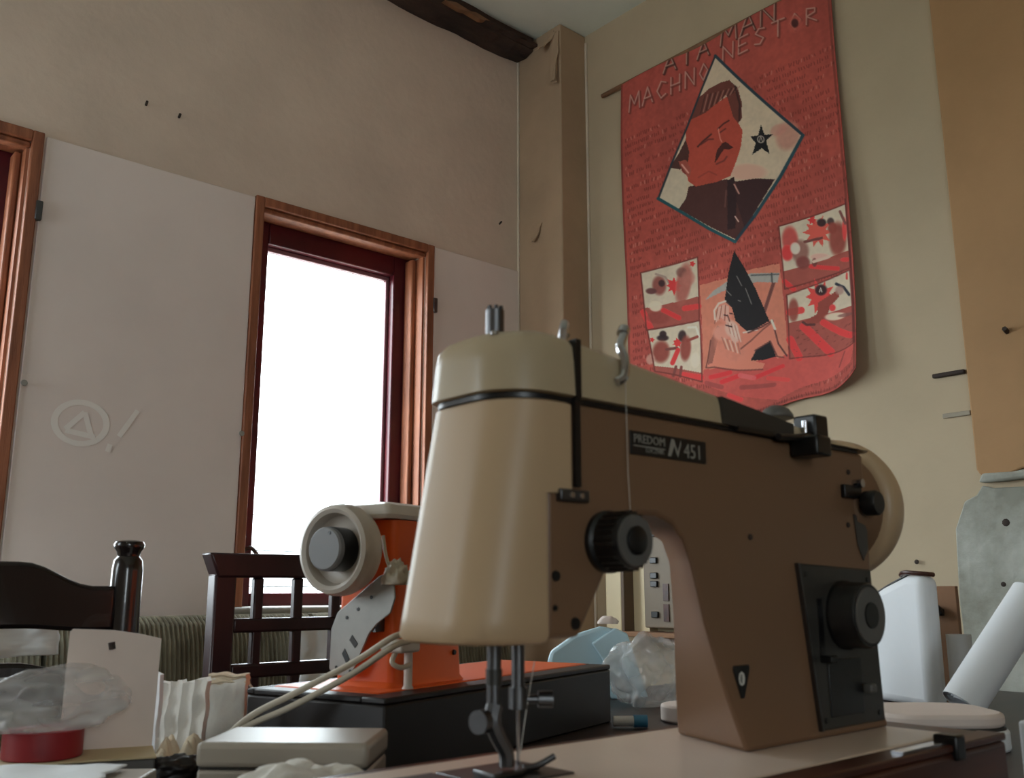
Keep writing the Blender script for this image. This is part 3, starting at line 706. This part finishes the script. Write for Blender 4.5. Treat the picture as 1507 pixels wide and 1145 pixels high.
# lid
def wtop(u):
    pts=[(-.08,.286),(-.05,.291),(-.02,.2925),(.01,.2905),(.30,.2565),(.40,.242),(.45,.236)]
    for (a,b),(c,d) in zip(pts[:-1],pts[1:]):
        if u<=c: return b+(d-b)*(u-a)/(c-a)
    return pts[-1][1]
def lidring(t,ins,u1=.392):
    o=rrect(-.056+ins,u1,-.0625+ins,.037-ins,(.004,.026,.038,.004)); out=[]
    # resample the long straight sides
    pts=[]
    for i,p in enumerate(o):
        q=o[(i+1)%len(o)]; n=14 if abs(q[0]-p[0])>.2 else 1
        for k in range(n): pts.append((p[0]+(q[0]-p[0])*k/n,p[1]+(q[1]-p[1])*k/n))
    return [L((x,y,max(.2445,.2465+t*(wtop(x)-.2465)))) for x,y in pts]
loft('lid',[lidring(0,.003),lidring(.02,0),lidring(.55,.0015),lidring(.8,.003),lidring(.92,.007),lidring(.98,.013),lidring(1,.022)],M_lid,sm)
loft('dark_seam_gap',[[L((x,y,w)) for x,y in rrect(-.052,.38,-.0583,.0352,(.004,.026,.038,.004))] for w in (.2430,.2470)],M_black,sm)  # black band stands in for the shaded gap under the lid
# dark recess on the lid's side, and the bobbin winder beside it
rc=prism('lid_recess',[(u,w+K) for u,w in [(.165,.247),(.165,.2685),(.265,.2575),(.265,.2435)]],1,-.0632,-.055,M_dgrey,sm)
lb('recess_slot',(.185,-.0636,.2435),(.235,-.060,.2475),M_black,rc)
bw=lb('bobbin_winder',(.285,-.072,.243),(.306,-.05,.268),M_black,bev=.002)
lb('winder_lever',(.262,-.086,.229),(.285,-.060,.246),M_black,bw,bev=.002)
tube('winder_arm',[L((.235,-.067,.243)),L((.262,-.069,.245)),L((.285,-.066,.250))],.003,M_steel,bw,seg=8)
lathe('winder_pin',[(0,.0025),(.012,.0025)],L((.281,-.064,.250)),(0,0,1),M_chrome,bw,seg=10)
crumple('bobbin_cap',L((.292,-.03,.27)),(.016,.014,.012),M_grey,3,bw,amp=.05,sub=3)
# slot for the take-up lever and its guide
lb('thread_slot',(.0035,-.0618,.186),(.0085,-.055,.246),M_black)
lb('thread_slot',(.0035,-.0632,.246),(.0085,-.055,.287),M_black)
gp=lb('guide_plate',(-.012,-.0632,.176),(.015,-.057,.184),M_steel,bev=.001)
for u in (-.002,.007): lathe('guide_screw',[(0,.0022),(.0012,.0018)],L((u,-.0632,.180)),(0,-1,0),M_chrome,gp,seg=10)
th=tube('take_up_lever',[L((.006,-.045,.27)),L((.0065,-.048,.295)),L((.011,-.045,.303)),L((.014,-.042,.300)),L((.012,-.045,.294))],.0032,M_chrome,sm,seg=8)
hk=tube('thread_hook',[L((.043,-.064,.262)),L((.049,-.0655,.267)),L((.052,-.064,.280)),L((.052,-.060,.290)),L((.058,-.058,.300)),L((.061,-.056,.304))],.0034,M_chrome,sm,seg=8)
lathe('hook_tip',[(0,.0045),(.006,.0045)],L((.058,-.057,.301)),(.6,.2,.8),M_chrome,hk,seg=10)
tube('upper_thread',[L((.053,-.063,.285)),L((.054,-.0625,.2)),L((.052,-.066,.16))],.00022,M_white,sm,seg=5,smooth_path=False)
# pressure regulator on top of the head
pr=lathe('pressure_rod',[(0,.0066),(.032,.0066),(.0325,.005)],L((-.022,-.008,.282)),(0,0,1),M_steel,sm,seg=20)
for k in range(6):
    a=k*math.pi/3; lathe('rod_tooth',[(0,.0018),(.003,.0015)],L((-.022+.0046*math.cos(a),-.008+.0046*math.sin(a),.314)),(0,0,1),M_steel,pr,seg=6)
for (u,v) in ((-.045,-.035),(-.012,-.05)): lathe('lid_screw',[(0,.003),(.0025,.0026),(.003,.001)],L((u,v,.2865)),(0,0,1),M_chrome,sm,seg=10)
# tension dial
td=lathe('tension_dial',[(0,.021),(.004,.021),(.006,.0188),(.024,.0188),(.026,.0175)],L((.0345,-.0585,.151)),(0,-1,0),M_black,sm,seg=40)
lathe('dial_face',[(0,.0170),(.0012,.0165)],L((.0345,-.0845,.151)),(0,-1,0),M_grey,td,seg=36)
lathe('dial_cap',[(0,.0095),(.002,.0095),(.0028,.008)],L((.0345,-.0853,.151)),(0,-1,0),M_black,td,seg=30)
for i in range(24):
    a=2*math.pi*i/24
    tube('knurl',[L((.0345+.019*math.cos(a),-.066,.151+.019*math.sin(a))),L((.0345+.019*math.cos(a),-.082,.151+.019*math.sin(a)))],.0012,M_black,td,seg=5,smooth_path=False)
# cover screws
for (u,w,r) in ((-.013,.128,.0036),(.004,.098,.0042),(-.014,.108,.002)): lathe('cover_screw',[(0,r),(.001,r*.9)],L((u,-.0586,w)),(0,-1,0),M_black,sm,seg=14)
# name plate
npl=thing('name_plate','x','x'); del npl['label']; del npl['category']; npl.parent=sm
lb('plate',(.0605,-.0598,.2135),(.147,-.0585,.2305),M_black,npl,bev=.0004)
R90=Matrix.Rotation(math.pi/2,4,'X')
M_pale=mat('pale_plate_print',(150,146,136),.5)
def onfront(u,v,w): return Matrix.Translation(L((u,v,w))) @ R90
text('maker_lettering','PREDOM',.0088,M_pale,npl,onfront(.0635,-.0599,.2222))
text('maker_lettering','LUCZNIK',.0048,M_pale,npl,onfront(.0765,-.0599,.2160))
lb('underline',(.0635,-.0601,.2195),(.098,-.0598,.2203),M_pale,npl)
prism('zigzag_mark',[(u,w+K) for u,w in [(.101,.2155),(.1055,.2285),(.1085,.2285),(.1125,.2195),(.1165,.2285),(.1165,.2255),(.1125,.2155),(.1085,.2235),(.1045,.2155)]],1,-.0601,-.0598,M_pale,npl)
text('model_lettering','451',.0155,M_pale,npl,onfront(.1195,-.0599,.2160),xs=.95)
# shield emblem on the column
em=thing('emblem','x','x'); del em['label']; del em['category']; em.parent=sm
cu,cw=.1795,.053
def tri(s): return [(cu+s*x,cw+s*y+K) for x,y in [(-.0105,.0075),(-.0095,.0105),(.0095,.0105),(.0105,.0075),(.0018,-.0135),(-.0018,-.0135)]]
prism('shield',tri(1),1,-.0598,-.0585,M_black,em,bev=.0005)
text('emblem_lettering','0',.0145,M_white,em,onfront(cu-.0052,-.0599,cw-.0042),xs=1.15)
text('emblem_lettering','1',.0085,M_white,em,onfront(cu-.0022,-.06,cw-.0022),xs=.9)
# control panel with stitch dial
cp=prism('control_panel',[(u,w+K) for u,w in [(.262,.141),(.380,.137),(.386,.0065),(.283,.0065)]],1,-.0612,-.0575,M_dgrey,sm,bev=.0015)
prism('panel_edge',[(u,w+K) for u,w in [(.2605,.141),(.2635,.141),(.2845,.0065),(.2815,.0065)]],1,-.0622,-.0575,M_steel,cp)
sd=lathe('stitch_dial',[(0,.029),(.004,.029),(.006,.0275),(.022,.0275),(.024,.026)],L((.328,-.0612,.098)),(0,-1,0),M_black,cp,seg=44)
lathe('dial_face',[(0,.0235),(.0012,.023)],L((.328,-.0852,.098)),(0,-1,0),M_grey,sd,seg=36)
lathe('dial_cap',[(0,.011),(.0018,.0105)],L((.328,-.086,.098)),(0,-1,0),M_black,sd,seg=30)
lb('lever_slot',(.287,-.0618,.062),(.294,-.061,.112),M_black,cp)
lb('stitch_lever',(.286,-.072,.060),(.296,-.061,.066),M_black,cp,bev=.001)
lb('reverse_plate',(.297,-.0622,.016),(.350,-.061,.062),M_black,cp,bev=.0006)
lb('reverse_lever',(.350,-.070,.032),(.360,-.061,.040),M_grey,cp,bev=.002)
for (u,w) in ((.272,.132),(.372,.128),(.290,.014),(.376,.014)): lathe('panel_screw',[(0,.0026),(.001,.0022)],L((u,-.0612,w)),(0,-1,0),M_black,cp,seg=12)
# stop knob and lever at the wheel end of the arm
kn=lathe('zigzag_knob',[(0,.006),(.006,.006),(.008,.0115),(.018,.0115),(.020,.010)],L((.372,-.0585,.196)),(0,-1,0),M_black,sm,seg=26)
lb('knob_bracket',(.342,-.063,.200),(.372,-.0585,.212),M_black,kn,bev=.001)
lathe('knob_nut',[(0,.004),(.009,.004)],L((.366,-.0585,.214)),(0,-1,0),M_chrome,kn,seg=8)
prism('guide_crescent',[(u,w+K) for u,w in [(.360,.186),(.374,.184),(.382,.172),(.381,.156),(.372,.145),(.364,.158)]],1,-.0595,-.0585,M_steel,sm)
for (u,w) in ((.357,.224),(.350,.176),(.2,.160)): lathe('body_screw',[(0,.0026),(.0012,.0022)],L((u,-.0586,w)),(0,-1,0),M_rust,sm,seg=10)
# hand wheel
hw=lathe('hand_wheel',[(0,.040),(.001,.060),(.004,.066),(.010,.0685),(.022,.0685),(.030,.066),(.034,.058),(.034,.03)],L((.405,-.004,.197)),(1,0,0),M_cream,sm,seg=56)
lathe('wheel_clutch',[(0,.026),(.014,.026),(.016,.023)],L((.438,-.004,.197)),(1,0,0),M_black,hw,seg=30)
# needle bar, presser bar, foot
nb=lathe('needle_bar',[(0,.0045),(.050,.0045)],L((.003,-.004,.048)),(0,0,1),M_steel,sm,seg=16)
lathe('needle_clamp',[(0,.0065),(.014,.0065)],L((.003,-.004,.041)),(0,0,1),M_steel,nb,seg=14)
lathe('clamp_screw',[(0,.003),(.010,.003),(.010,.0056),(.020,.0056)],L((.006,-.006,.047)),(.8,-.6,0),M_steel,nb,seg=14)
lathe('needle',[(0,.0004),(.006,.0011),(.042,.0011)],L((.003,-.004,.001)),(0,0,1),M_chrome,nb,seg=8)
tube('thread_end',[L((.0035,-.0055,.012)),L((.006,-.009,.04)),L((.011,-.012,.072))],.0003,M_white,nb,seg=5)
pb=lathe('presser_bar',[(0,.0048),(.068,.0048)],L((-.020,-.006,.030)),(0,0,1),M_steel,sm,seg=16)
lathe('foot_screw',[(0,.003),(.008,.003),(.008,.0075),(.015,.0075)],L((-.022,-.006,.036)),(-1,-.25,0),M_steel,pb,seg=16)
tube('foot_ankle',[L((-.021,-.008,.045)),L((-.024,-.009,.036)),L((-.020,-.010,.026)),L((-.014,-.011,.016)),L((-.013,-.011,.007))],lambda t:.0058-.001*t,M_steel,pb,seg=8)
ft=prism('presser_foot',[(-.030,-.018),(-.028,.006),(.004,.006),(.004,-.004),(.016,-.008),(.016,-.012),(.004,-.012),(-.006,-.018)],2,K+.0015,K+.005,M_steel,pb,bev=.001)
tube('foot_toe',[L((.002,-.010,.004)),L((.012,-.013,.005)),L((.024,-.017,.010))],.0022,M_steel,pb,seg=8)
lathe('lifter_stub',[(0,.0055),(.010,.0055)],L((-.020,-.006,.058)),(0,0,1),M_dgrey,pb,seg=12)

# ------------------------------------------------------------------ orange sewing machine
RO=math.radians(17)
om=thing('sewing_machine','orange sewing machine with an off-white hand wheel on a dark base','sewing machine',(.597,.888,TZ),RO)
ob=box('wooden_base',(0,0,0),(.547,.21,.078),M_basedark,om,bev=.003)
box('base_rim',(0,0,.078),(.547,.034,.085),M_basedark,ob,bev=.002); box('base_rim',(0,.198,.078),(.547,.21,.085),M_basedark,ob,bev=.002)
box('base_rim',(0,.034,.078),(.03,.198,.085),M_basedark,ob,bev=.002); box('base_rim',(.535,.034,.078),(.547,.198,.085),M_basewood,ob,bev=.002)
box('bed',(.03,.034,.078),(.535,.198,.086),M_orange,om,bev=.003)
def opr(u0,u1,v0,v1,w): return [(x,y,w) for x,y in rrect(u0,u1,v0,v1,(.008,.008,.008,.008),3)]
loft('pillar',[opr(.072,.228,.052,.148,.086),opr(.080,.225,.056,.145,.092),opr(.082,.215,.057,.144,.20),opr(.078,.24,.055,.146,.235),opr(.075,.26,.052,.149,.282)],M_orange,om)
prism('arm',[(.2,.215),(.345,.215),(.345,.15),(.395,.15),(.395,.282),(.2,.282)],1,.056,.145,M_orange,om,bev=.006)
loft('lid',[opr(.058,.40,.050,.150,.283),opr(.056,.40,.048,.152,.288),opr(.062,.398,.054,.146,.300),opr(.075,.39,.066,.134,.304)],M_wheel,om)
lathe('needle_bar',[(0,.004),(.07,.004)],(.37,.10,.09),(0,0,1),M_steel,om,seg=12)
owc=(.060,.106,.246)
ow=lathe('hand_wheel',[(0,.03),(.004,.05),(.016,.0545),(.028,.0545),(.036,.052),(.038,.0475),(.035,.043),(.022,.040),(.018,.034),(.018,.018)],owc,(-1,0,0),M_wheel,om,seg=56)
hb=lathe('wheel_clutch',[(0,.026),(.03,.026)],(owc[0]-.012,owc[1],owc[2]),(-1,0,0),M_black,ow,seg=36)
lathe('clutch_cap',[(0,.0255),(.006,.0255),(.008,.0235)],(owc[0]-.042,owc[1],owc[2]),(-1,0,0),M_hub,hb,seg=36)
lathe('cap_dot',[(0,.002),(.0006,.002)],(owc[0]-.0501,owc[1]-.008,owc[2]+.018),(-1,0,0),M_black,hb,seg=10)
# motor mounting plate with slots
pl_=prism('motor_plate',[(.137,.152),(.128,.172),(.098,.192),(.066,.214),(.045,.222),(.040,.19),(.047,.172),(.066,.160),(.078,.148),(.10,.106),(.108,.098),(.13,.099),(.138,.106)],0,.062,.0645,M_steel,om,bev=.0006)
M_plate=mat('galvanised_plate',(176,176,172),.5,.3,var=.08,scale=25); pl_.data.materials.clear(); pl_.data.materials.append(M_plate)
prism('plate_slot',[(.106,.118),(.110,.112),(.118,.124),(.114,.13)],0,.0612,.062,M_black,pl_); prism('plate_slot',[(.094,.136),(.098,.131),(.107,.14),(.103,.146)],0,.0612,.062,M_dgrey,pl_)
for (v,w) in ((.095,.176),(.112,.166),(.126,.108),(.104,.104),(.075,.19)): lathe('plate_hole',[(0,.0022),(.0005,.0022)],(.0615,v,w),(-1,0,0),M_black,pl_,seg=10)
box('plate_spacer',(.0645,.07,.15),(.082,.10,.18),M_steel,om)
tb2=box('terminal_block',(.05,.018,.128),(.085,.050,.142),M_wheel,om,bev=.003)
tube('wire_loop',[(.060,.034,.13),(.050,.032,.118),(.058,.026,.112),(.075,.026,.114)],.003,M_wire,tb2,seg=8)
lathe('support_post',[(0,.007),(.004,.005),(.045,.005)],(.085,.036,.086),(0,0,1),M_wheel,om,seg=14)
crumple('wire_bundle',(.066,.042,.205),(.014,.016,.026),M_wire,6,om,amp=.5,sub=4)
tube('drive_belt',[(.062,.060,.262),(.060,.052,.235),(.064,.040,.205)],.0022,M_wire,om,seg=7)
lathe('body_screw',[(0,.005),(.003,.004)],(.0805,.075,.196),(-1,0,0),M_black,om,seg=12)
lathe('body_screw',[(0,.0035),(.003,.003)],(.205,.0565,.12),(0,-1,0),M_black,om,seg=12)
# twin cable running down to the table
def om_w(u,v,w):
    return (.597+u*math.cos(RO)-v*math.sin(RO), .888+u*math.sin(RO)+v*math.cos(RO), TZ+w)
cb=thing('power_cable','pair of off-white wires drooping from the orange machine to the table','cable',(.46,.985,TZ))
for k in range(2):
    e=k*.008
    P=[om_w(.055,.012,.150-e),om_w(.022,.010,.147-e*1.3),(.585-e*.5,.935,.900-e*1.7),(.540-e*.6,.978,.868-e*1.8),(.500-e*.5,1.018,.838-e*1.2),(.455,1.040-e,.7875+e),(.430+e,1.03,.784)]
    tube('wire',[(x-.46,y-.985,z-TZ) for x,y,z in P],.0036,M_wire,cb,seg=9)

# ------------------------------------------------------------------ things on the table
# grey-beige plastic case
pc=thing('plastic_case','low grey-beige plastic case with a shiny flat top beside the orange machine','case',(.4505,.8105,TZ),math.radians(-44))
box('body',(-.0735,-.048,0),(.0735,.048,.048),M_gbox,pc,bev=.003)
box('lid',(-.075,-.0495,.0495),(.075,.0495,.0705),M_gbox,pc,bev=.005,seg=3)
box('seam_strip',(-.0725,-.047,.048),(.0725,.047,.0495),M_dgrey,pc)
# crumpled white cotton in front of it
tag(crumple('cloth_heap',(.358,.633,TZ+.032),(.080,.045,.046),M_cloth,2,amp=.26,freq=2.6,sub=5,flat=-.030),'crumpled white cotton scrap heaped before the grey-beige case','fabric')
# low card box with a tall punched flap; a tape roll and a bag lie on it
RC=math.radians(-18)
def on_box(x,y,z): return (.365+x*math.cos(RC)-y*math.sin(RC),1.085+x*math.sin(RC)+y*math.cos(RC),TZ+z)
cbx=thing('card_box','flat off-white card box with a tall punched hang flap','box',(.365,1.085,TZ),RC)
box('body',(-.115,-.045,0),(.058,.030,.0285),M_grey,cbx,bev=.002)
box('top_panel',(-.115,-.047,.0285),(.059,.030,.0305),M_cardin,cbx,bev=.0006)
fl=prism('hang_flap',[(-.036,.0305),(.058,.0305),(.060,.145),(.040,.150),(.010,.155),(-.032,.157),(-.035,.154)],1,.028,.030,M_card,cbx)
tube('hang_hole',[(.008,.0275,.142),(.0095,.0275,.1345)],.0035,M_rust,fl,seg=8,smooth_path=False)
rt_=thing('tape_roll','flat dark red roll of tape lying on the card box','tape',on_box(-.050,-.004,.031))
lathe('roll',[(0,.020),(0,.0375),(.001,.0385),(.026,.0385),(.027,.0375),(.027,.020),(0,.020)],(0,0,0),(0,0,1),M_red,rt_,seg=40,caps=False)
lathe('core',[(0,.018),(0,.0198),(.0265,.0198),(.0265,.018),(0,.018)],(0,0,0),(0,0,1),M_card,rt_,seg=30,caps=False)
tag(film_bag('plastic_bag',on_box(-.044,-.012,.084),(.070,.036,.034),5,-.0255),'crinkled clear plastic bag resting on the dark red tape roll','plastic bag')
fd=thing('folder_stack','low stack of grey-beige folders before the card box','folder',(.235,.90,TZ),math.radians(-38))
for k in range(4): box('folder',(-.10+.003*k,-.05,.0115*k),(.10+.002*k,.05,.0115*k+.0105),(M_card,M_gbox)[k%2],fd,bev=.002)
tag(scrap('paper_sheet',(.232,.902,TZ+.0465),.17,.085,.004,M_paper,1,math.radians(-38)),'white paper sheet lying on the stack of folders','paper')
# folded cotton strips standing between the card box and the case
labs=['narrow pale strip standing against the hang flap of the card box','cream pleated cotton piece standing behind the grey-beige case','white cotton piece with a cream hem beside the slat chair','cream fabric fold lying at the foot of the pleated cotton']
def strip(name,loc,w,h,lean,rz,m,seed,thick=.012,pleat=0):
    rings=[]; n=14
    for j in range(n+1):
        t=j/n; z=h*t; o=[]
        base=[(-w/2+w*i/24,-thick/2) for i in range(25)]+[(w/2-w*i/24,thick/2) for i in range(25)]
        for (x,y) in base:
            wob=.006*noise.noise(Vector((x*30,t*4,seed)))+.003*noise.noise(Vector((x*90,t*9,seed)))
            if pleat: wob+=.004*abs(math.sin(x/w*math.pi*pleat))
            zz=.010*noise.noise(Vector((x*45,seed,2)))+(.005*math.floor(x/w*pleat%2) if pleat else 0)
            o.append((x*(1+.05*noise.noise(Vector((t*3,seed,0)))),y+wob+lean*t*t,z+zz*t))
        rings.append(o)
    o=loft(name,rings,m); o.location=loc; o.rotation_euler=(0,0,rz); return o
RS=math.radians(-42)
tag(strip('fabric_strip',(.437,1.118,TZ+.001),.014,.105,.004,RS,M_paper,1),labs[0],'fabric')
tag(strip('fabric_strip',(.482,1.150,TZ+.001),.060,.088,.010,RS,M_cloth,2,.016,4),labs[1],'fabric')
hs=strip('fabric_strip',(.540,1.150,TZ+.001),.046,.094,.008,RS,M_cloth,3,.014); tag(hs,labs[2],'fabric')
hm=strip('hem',(0,0,.082),.047,.014,.0,0,M_cloth2,3,.0175); hm.location=(0,.006,.082); hm.parent=hs
tag(scrap('fabric_fold',(.462,1.105,TZ+.001),.075,.045,.040,M_cloth2,4,RS),labs[3],'fabric')
tag(tube('thread_tuft',[(.563+.005*math.sin(k*2.1),1.125+.005*math.cos(k*1.7),TZ+.004+.010*k) for k in range(9)],.0016,M_wire,seg=6),'frayed tuft of thread beside the hemmed white cotton','thread')
tag(crumple('dark_rag',(.432,1.040,TZ+.012),(.036,.018,.014),M_basedark,12,amp=.4,sub=4,flat=-.010),'dark crumpled rag before the pleated cotton','fabric')

# behind the orange machine: pale blue packet, clear bags, small tape, round paper
bp_=thing('blue_packet','pale blue plastic packet leaning behind the dark machine base','packet',(1.335,1.30,TZ),math.radians(-40))
prism('body',[(-.085,.05),(-.075,.085),(-.03,.115),(.02,.13),(.05,.125),(.085,.0),(-.085,.0)],1,-.015,.015,M_blue,bp_,bev=.006)
prism('folded_tab',[(.0,.10),(.045,.128),(.068,.118),(.105,.0),(.035,.0),(.02,.07)],1,-.024,-.0155,M_blue,bp_,bev=.003)
crumple('knot',(.035,0,.135),(.02,.014,.014),M_card,4,bp_,amp=.4,sub=3)
tag(film_bag('plastic_bag',(1.325,1.15,TZ+.055),(.075,.055,.068),21,-.053),'bulging clear plastic bag lying behind the dark machine base','plastic bag')
tag(film_bag('plastic_bag',(1.455,1.075,TZ+.072),(.070,.052,.085),24,-.070),'taller clear plastic bag standing behind the beige machine column','plastic bag')
tp=thing('tape_roll','small cyan and white roll of tape beside the dark machine base','tape',(1.10,.985,TZ+.0095))
lathe('roll',[(0,.009),(.02,.009)],(0,0,0),(1,-.9,0),M_cyan,tp,seg=20); lathe('core',[(-.03,.0075),(0,.0075)],(0,0,0),(1,-.9,0),M_paper,tp,seg=20)
V=rrect(-.05,.05,-.045,.045,(.044,.044,.044,.044),8)
rp=prism('round_card',[(1.225+x,.975+y*1.0) for x,y in V],2,TZ+.0,TZ+.026,M_card,None,bev=.004); tag(rp,'rounded off-white pad lying behind the beige machine bed','pad')

# paper rolls and packs on the right of the table
wp=thing('white_pack','tall white paper pack with slanting dark-edged top beside paper rolls','paper pack',(1.690,.868,TZ),math.radians(-118))
prism('body',[(-.13,0),(.098,0),(.098,.222),(.055,.224),(-.02,.202),(-.13,.160)],1,-.020,.020,M_paper,wp,bev=.016,seg=4)
tube('dark_edge',[(-.13,-.0,.161),(-.07,-.004,.184),(-.02,-.004,.203),(.015,-.004,.214),(.050,-.002,.226)],.0035,M_black,wp,seg=8)
tube('dark_rim',[(.035,-.012,.224),(.052,-.018,.228),(.076,-.016,.227),(.094,-.004,.225),(.092,.012,.224)],.004,M_basewood,wp,seg=8)
def roll(name,label,loc,r,h,m,tilt=(0,0,0),group=None):
    t=thing(name,label,'paper roll',loc); t.rotation_euler=tilt
    lathe('outer_sheet',[(0,r-.001),(0,r),(h,r),(h,r-.001),(0,r-.001)],(0,0,0),(0,0,1),m,t,seg=36,caps=False)
    # spiral winding visible from the end
    V=[];F=[];n=120
    for k in range(n+1):
        a=k/n*2*math.pi*4; q=r*(.95-.55*k/n)
        V+= [(q*math.cos(a),q*math.sin(a),.002),(q*math.cos(a),q*math.sin(a),h-.002)]
    for k in range(n): F.append((2*k,2*k+2,2*k+3,2*k+1))
    obj('winding',V,F,m,t,smooth=True)
    return t
roll('paper_roll','short white upright paper roll between the white pack and leaning roll',(1.712,.772,TZ),.0205,.122,M_paper)
tag(box('card_slab',(1.85,.832,TZ),(1.862,.885,TZ+.205),M_brown,None,bev=.001),'narrow brown cardboard slab standing behind the short paper roll','cardboard')
tag(crumple('black_wad',(1.838,.866,TZ+.150),(.013,.013,.02),M_black,31,amp=.3,sub=3),'small black wad stuck to the brown cardboard slab','wad')
d=Vector((.10,-.064,.140)).normalized()
q=Vector((0,0,1)).rotation_difference(d).to_euler()
r_=roll('paper_roll','grey-white paper roll leaning over to the side past the white pack',(1.515,.688,TZ+.0265),.031,.215,M_paper,q)
# white pads behind the beige machine's base
V=rrect(-.085,.085,-.075,.075,(.05,.05,.05,.05),8)
pd=thing('white_pad','broad rounded white pad stack behind the wheel end of the beige machine','pad',(1.275,.622,TZ),math.radians(-41))
prism('lower_pad',V,2,0,.026,M_paper,pd,bev=.004); prism('upper_pad',[(x*.97-.002,y*.97) for x,y in V],2,.029,.046,M_card,pd,bev=.005)
prism('gap_sheet',[(x*.96,y*.96) for x,y in V],2,.026,.029,M_dgrey,pd)
wcn=tag(box('white_carton',(.925,.288,TZ),(1.0,.372,TZ+.085),M_paper,None,bev=.003),'small white carton at the end of the wooden machine base','carton')

# ------------------------------------------------------------------ chairs and sofa
c2=thing('dining_chair','dark mahogany slat-back chair behind the orange sewing machine','chair',(.915,1.6,0))
W=.205
for s in (-1,1):
    x0=-W if s<0 else W-.04
    prism('post',[(x0,0),(x0+.04,0),(x0+.04,1.005),(x0,1.005)],1,-.016,.016,M_chair2,c2,bev=.004)
prism('top_rail',[(-W+.004,.999),(W-.004,.999),(W+.014,1.041),(-W-.014,1.041)],1,-.02,.02,M_chair2,c2,bev=.004)
for z in (.905,.828): box('cross_rail',(-W+.04,-.012,z),(W-.04,.012,z+.024),M_chair2,c2,bev=.004)
for x in (-.118,-.039,.040,.119):
    box('slat',(x-.009,-.008,.55),(x+.009,.008,.999),M_chair2,c2,bev=.003)
box('cross_rail',(-W+.04,-.012,.52),(W-.04,.012,.55),M_chair2,c2,bev=.004)
box('seat',(-.215,-.40,.44),(.215,.012,.47),M_chair2,c2,bev=.008)
for s in (-1,1): box('front_leg',(s*.19-.018,-.385,0),(s*.19+.018,-.349,.44),M_chair2,c2,bev=.003)
for s in (-1,1): box('side_stretcher',(s*.187-.01,-.349,.18),(s*.187+.01,-.016,.205),M_chair2,c2,bev=.003)
c1=thing('dining_chair','black-brown lacquered chair with turned finial post, behind the card box','chair',(.29,1.42,0))
for s in (-1,1):
    lathe('post',[(0,.018),(.2,.021),(.44,.022),(.95,.0215),(1.005,.0215),(1.02,.020),(1.026,.0155),(1.032,.0165),(1.038,.0205),(1.043,.0215),(1.047,.0195),(1.049,.012)],(s*.212,0,0),(0,0,1),M_chair1,c1,seg=28)
def railp(zs): 
    n=24; top=[]; bot=[]
    for i in range(n+1):
        x=-.195+.39*i/n; a=abs(x)/.195
        k=.5+.5*math.cos(math.pi*min(1,max(0,(a-.35)/.5)))
        top.append((x,zs[0]+zs[1]*k)); bot.append((x,zs[2]+zs[3]*k))
    return top+bot[::-1]
prism('crest_rail',railp((.984,.032,.922,.006)),1,-.013,.013,M_chair1,c1,bev=.006,seg=3)
prism('lower_rail',railp((.866,.018,.825,.0)),1,-.012,.012,M_chair1,c1,bev=.006,seg=3)
box('seat',(-.215,-.41,.44),(.215,.0,.472),M_chair1,c1,bev=.01)
for s in (-1,1): lathe('front_leg',[(0,.014),(.2,.02),(.44,.021)],(s*.19,-.38,0),(0,0,1),M_chair1,c1,seg=20)
for s in (-1,1): lathe('side_stretcher',[(0,.010),(.38,.010)],(s*.2,-.38,.2),(0,1,0),M_chair1,c1,seg=12)

so=thing('sofa','olive ribbed corduroy sofa standing under the windows','sofa',(.95,2.17,0))
def ribbed(name,x0,x1,prof,parent,pitch=.011,amp=.0022):
    n=int((x1-x0)/(pitch/4)); V=[];F=[];k=len(prof)
    for i in range(n+1):
        x=x0+(x1-x0)*i/n; h=amp*math.cos(2*math.pi*i/4)
        for (y,z,ny,nz) in prof: V.append((x,y+ny*h,z+nz*h))
    for i in range(n):
        for j in range(k-1):
            a=i*k+j; F.append((a,a+1,a+k+1,a+k))
    F.append(tuple(range(k))); F.append(tuple(range(n*k,n*k+k)))
    for i in range(n): a=i*k; F.append((a,a+k-1,a+2*k-1,a+k))
    return obj(name,V,F,M_cord,parent,smooth=True)
bk=[(-.02,.40,-1,0),(.0,.60,-1,0),(.02,.78,-1,0),(.035,.86,-1,.2),(.055,.9,-.7,.7),(.085,.915,0,1),(.13,.915,0,1),(.17,.905,.6,.7),(.19,.87,1,0),(.2,.4,1,0)]
for k in range(3): ribbed('back_cushion',-.98+k*.655,-.98+k*.655+.645,bk,so)
st_=[(-.42,.16,-1,0),(-.43,.36,-1,0),(-.42,.41,-.7,.7),(-.38,.43,0,1),(-.02,.42,0,1),(-.0,.16,0,0)]
for k in range(3): ribbed('seat_cushion',-.98+k*.655,-.98+k*.655+.645,st_,so)
box('plinth',(-.99,-.40,.02),(.99,.2,.16),M_basedark,so,bev=.01)
for s in (-1,1): box('arm_rest',(s*1.05-.065,-.42,.02),(s*1.05+.065,.2,.6),M_cord,so,bev=.03,seg=4)
tag(scrap('white_cloth',(.50,2.155,.895),.26,.10,.012,M_paper,14,0,math.radians(78)),'bright white cloth hanging over the sofa back behind the finial chair','fabric')
tag(scrap('paper_sheet',(1.265,2.13,.82),.18,.14,.012,M_paper,15,0,math.radians(80)),'white sheet propped on the sofa behind the slat-back chair','paper')
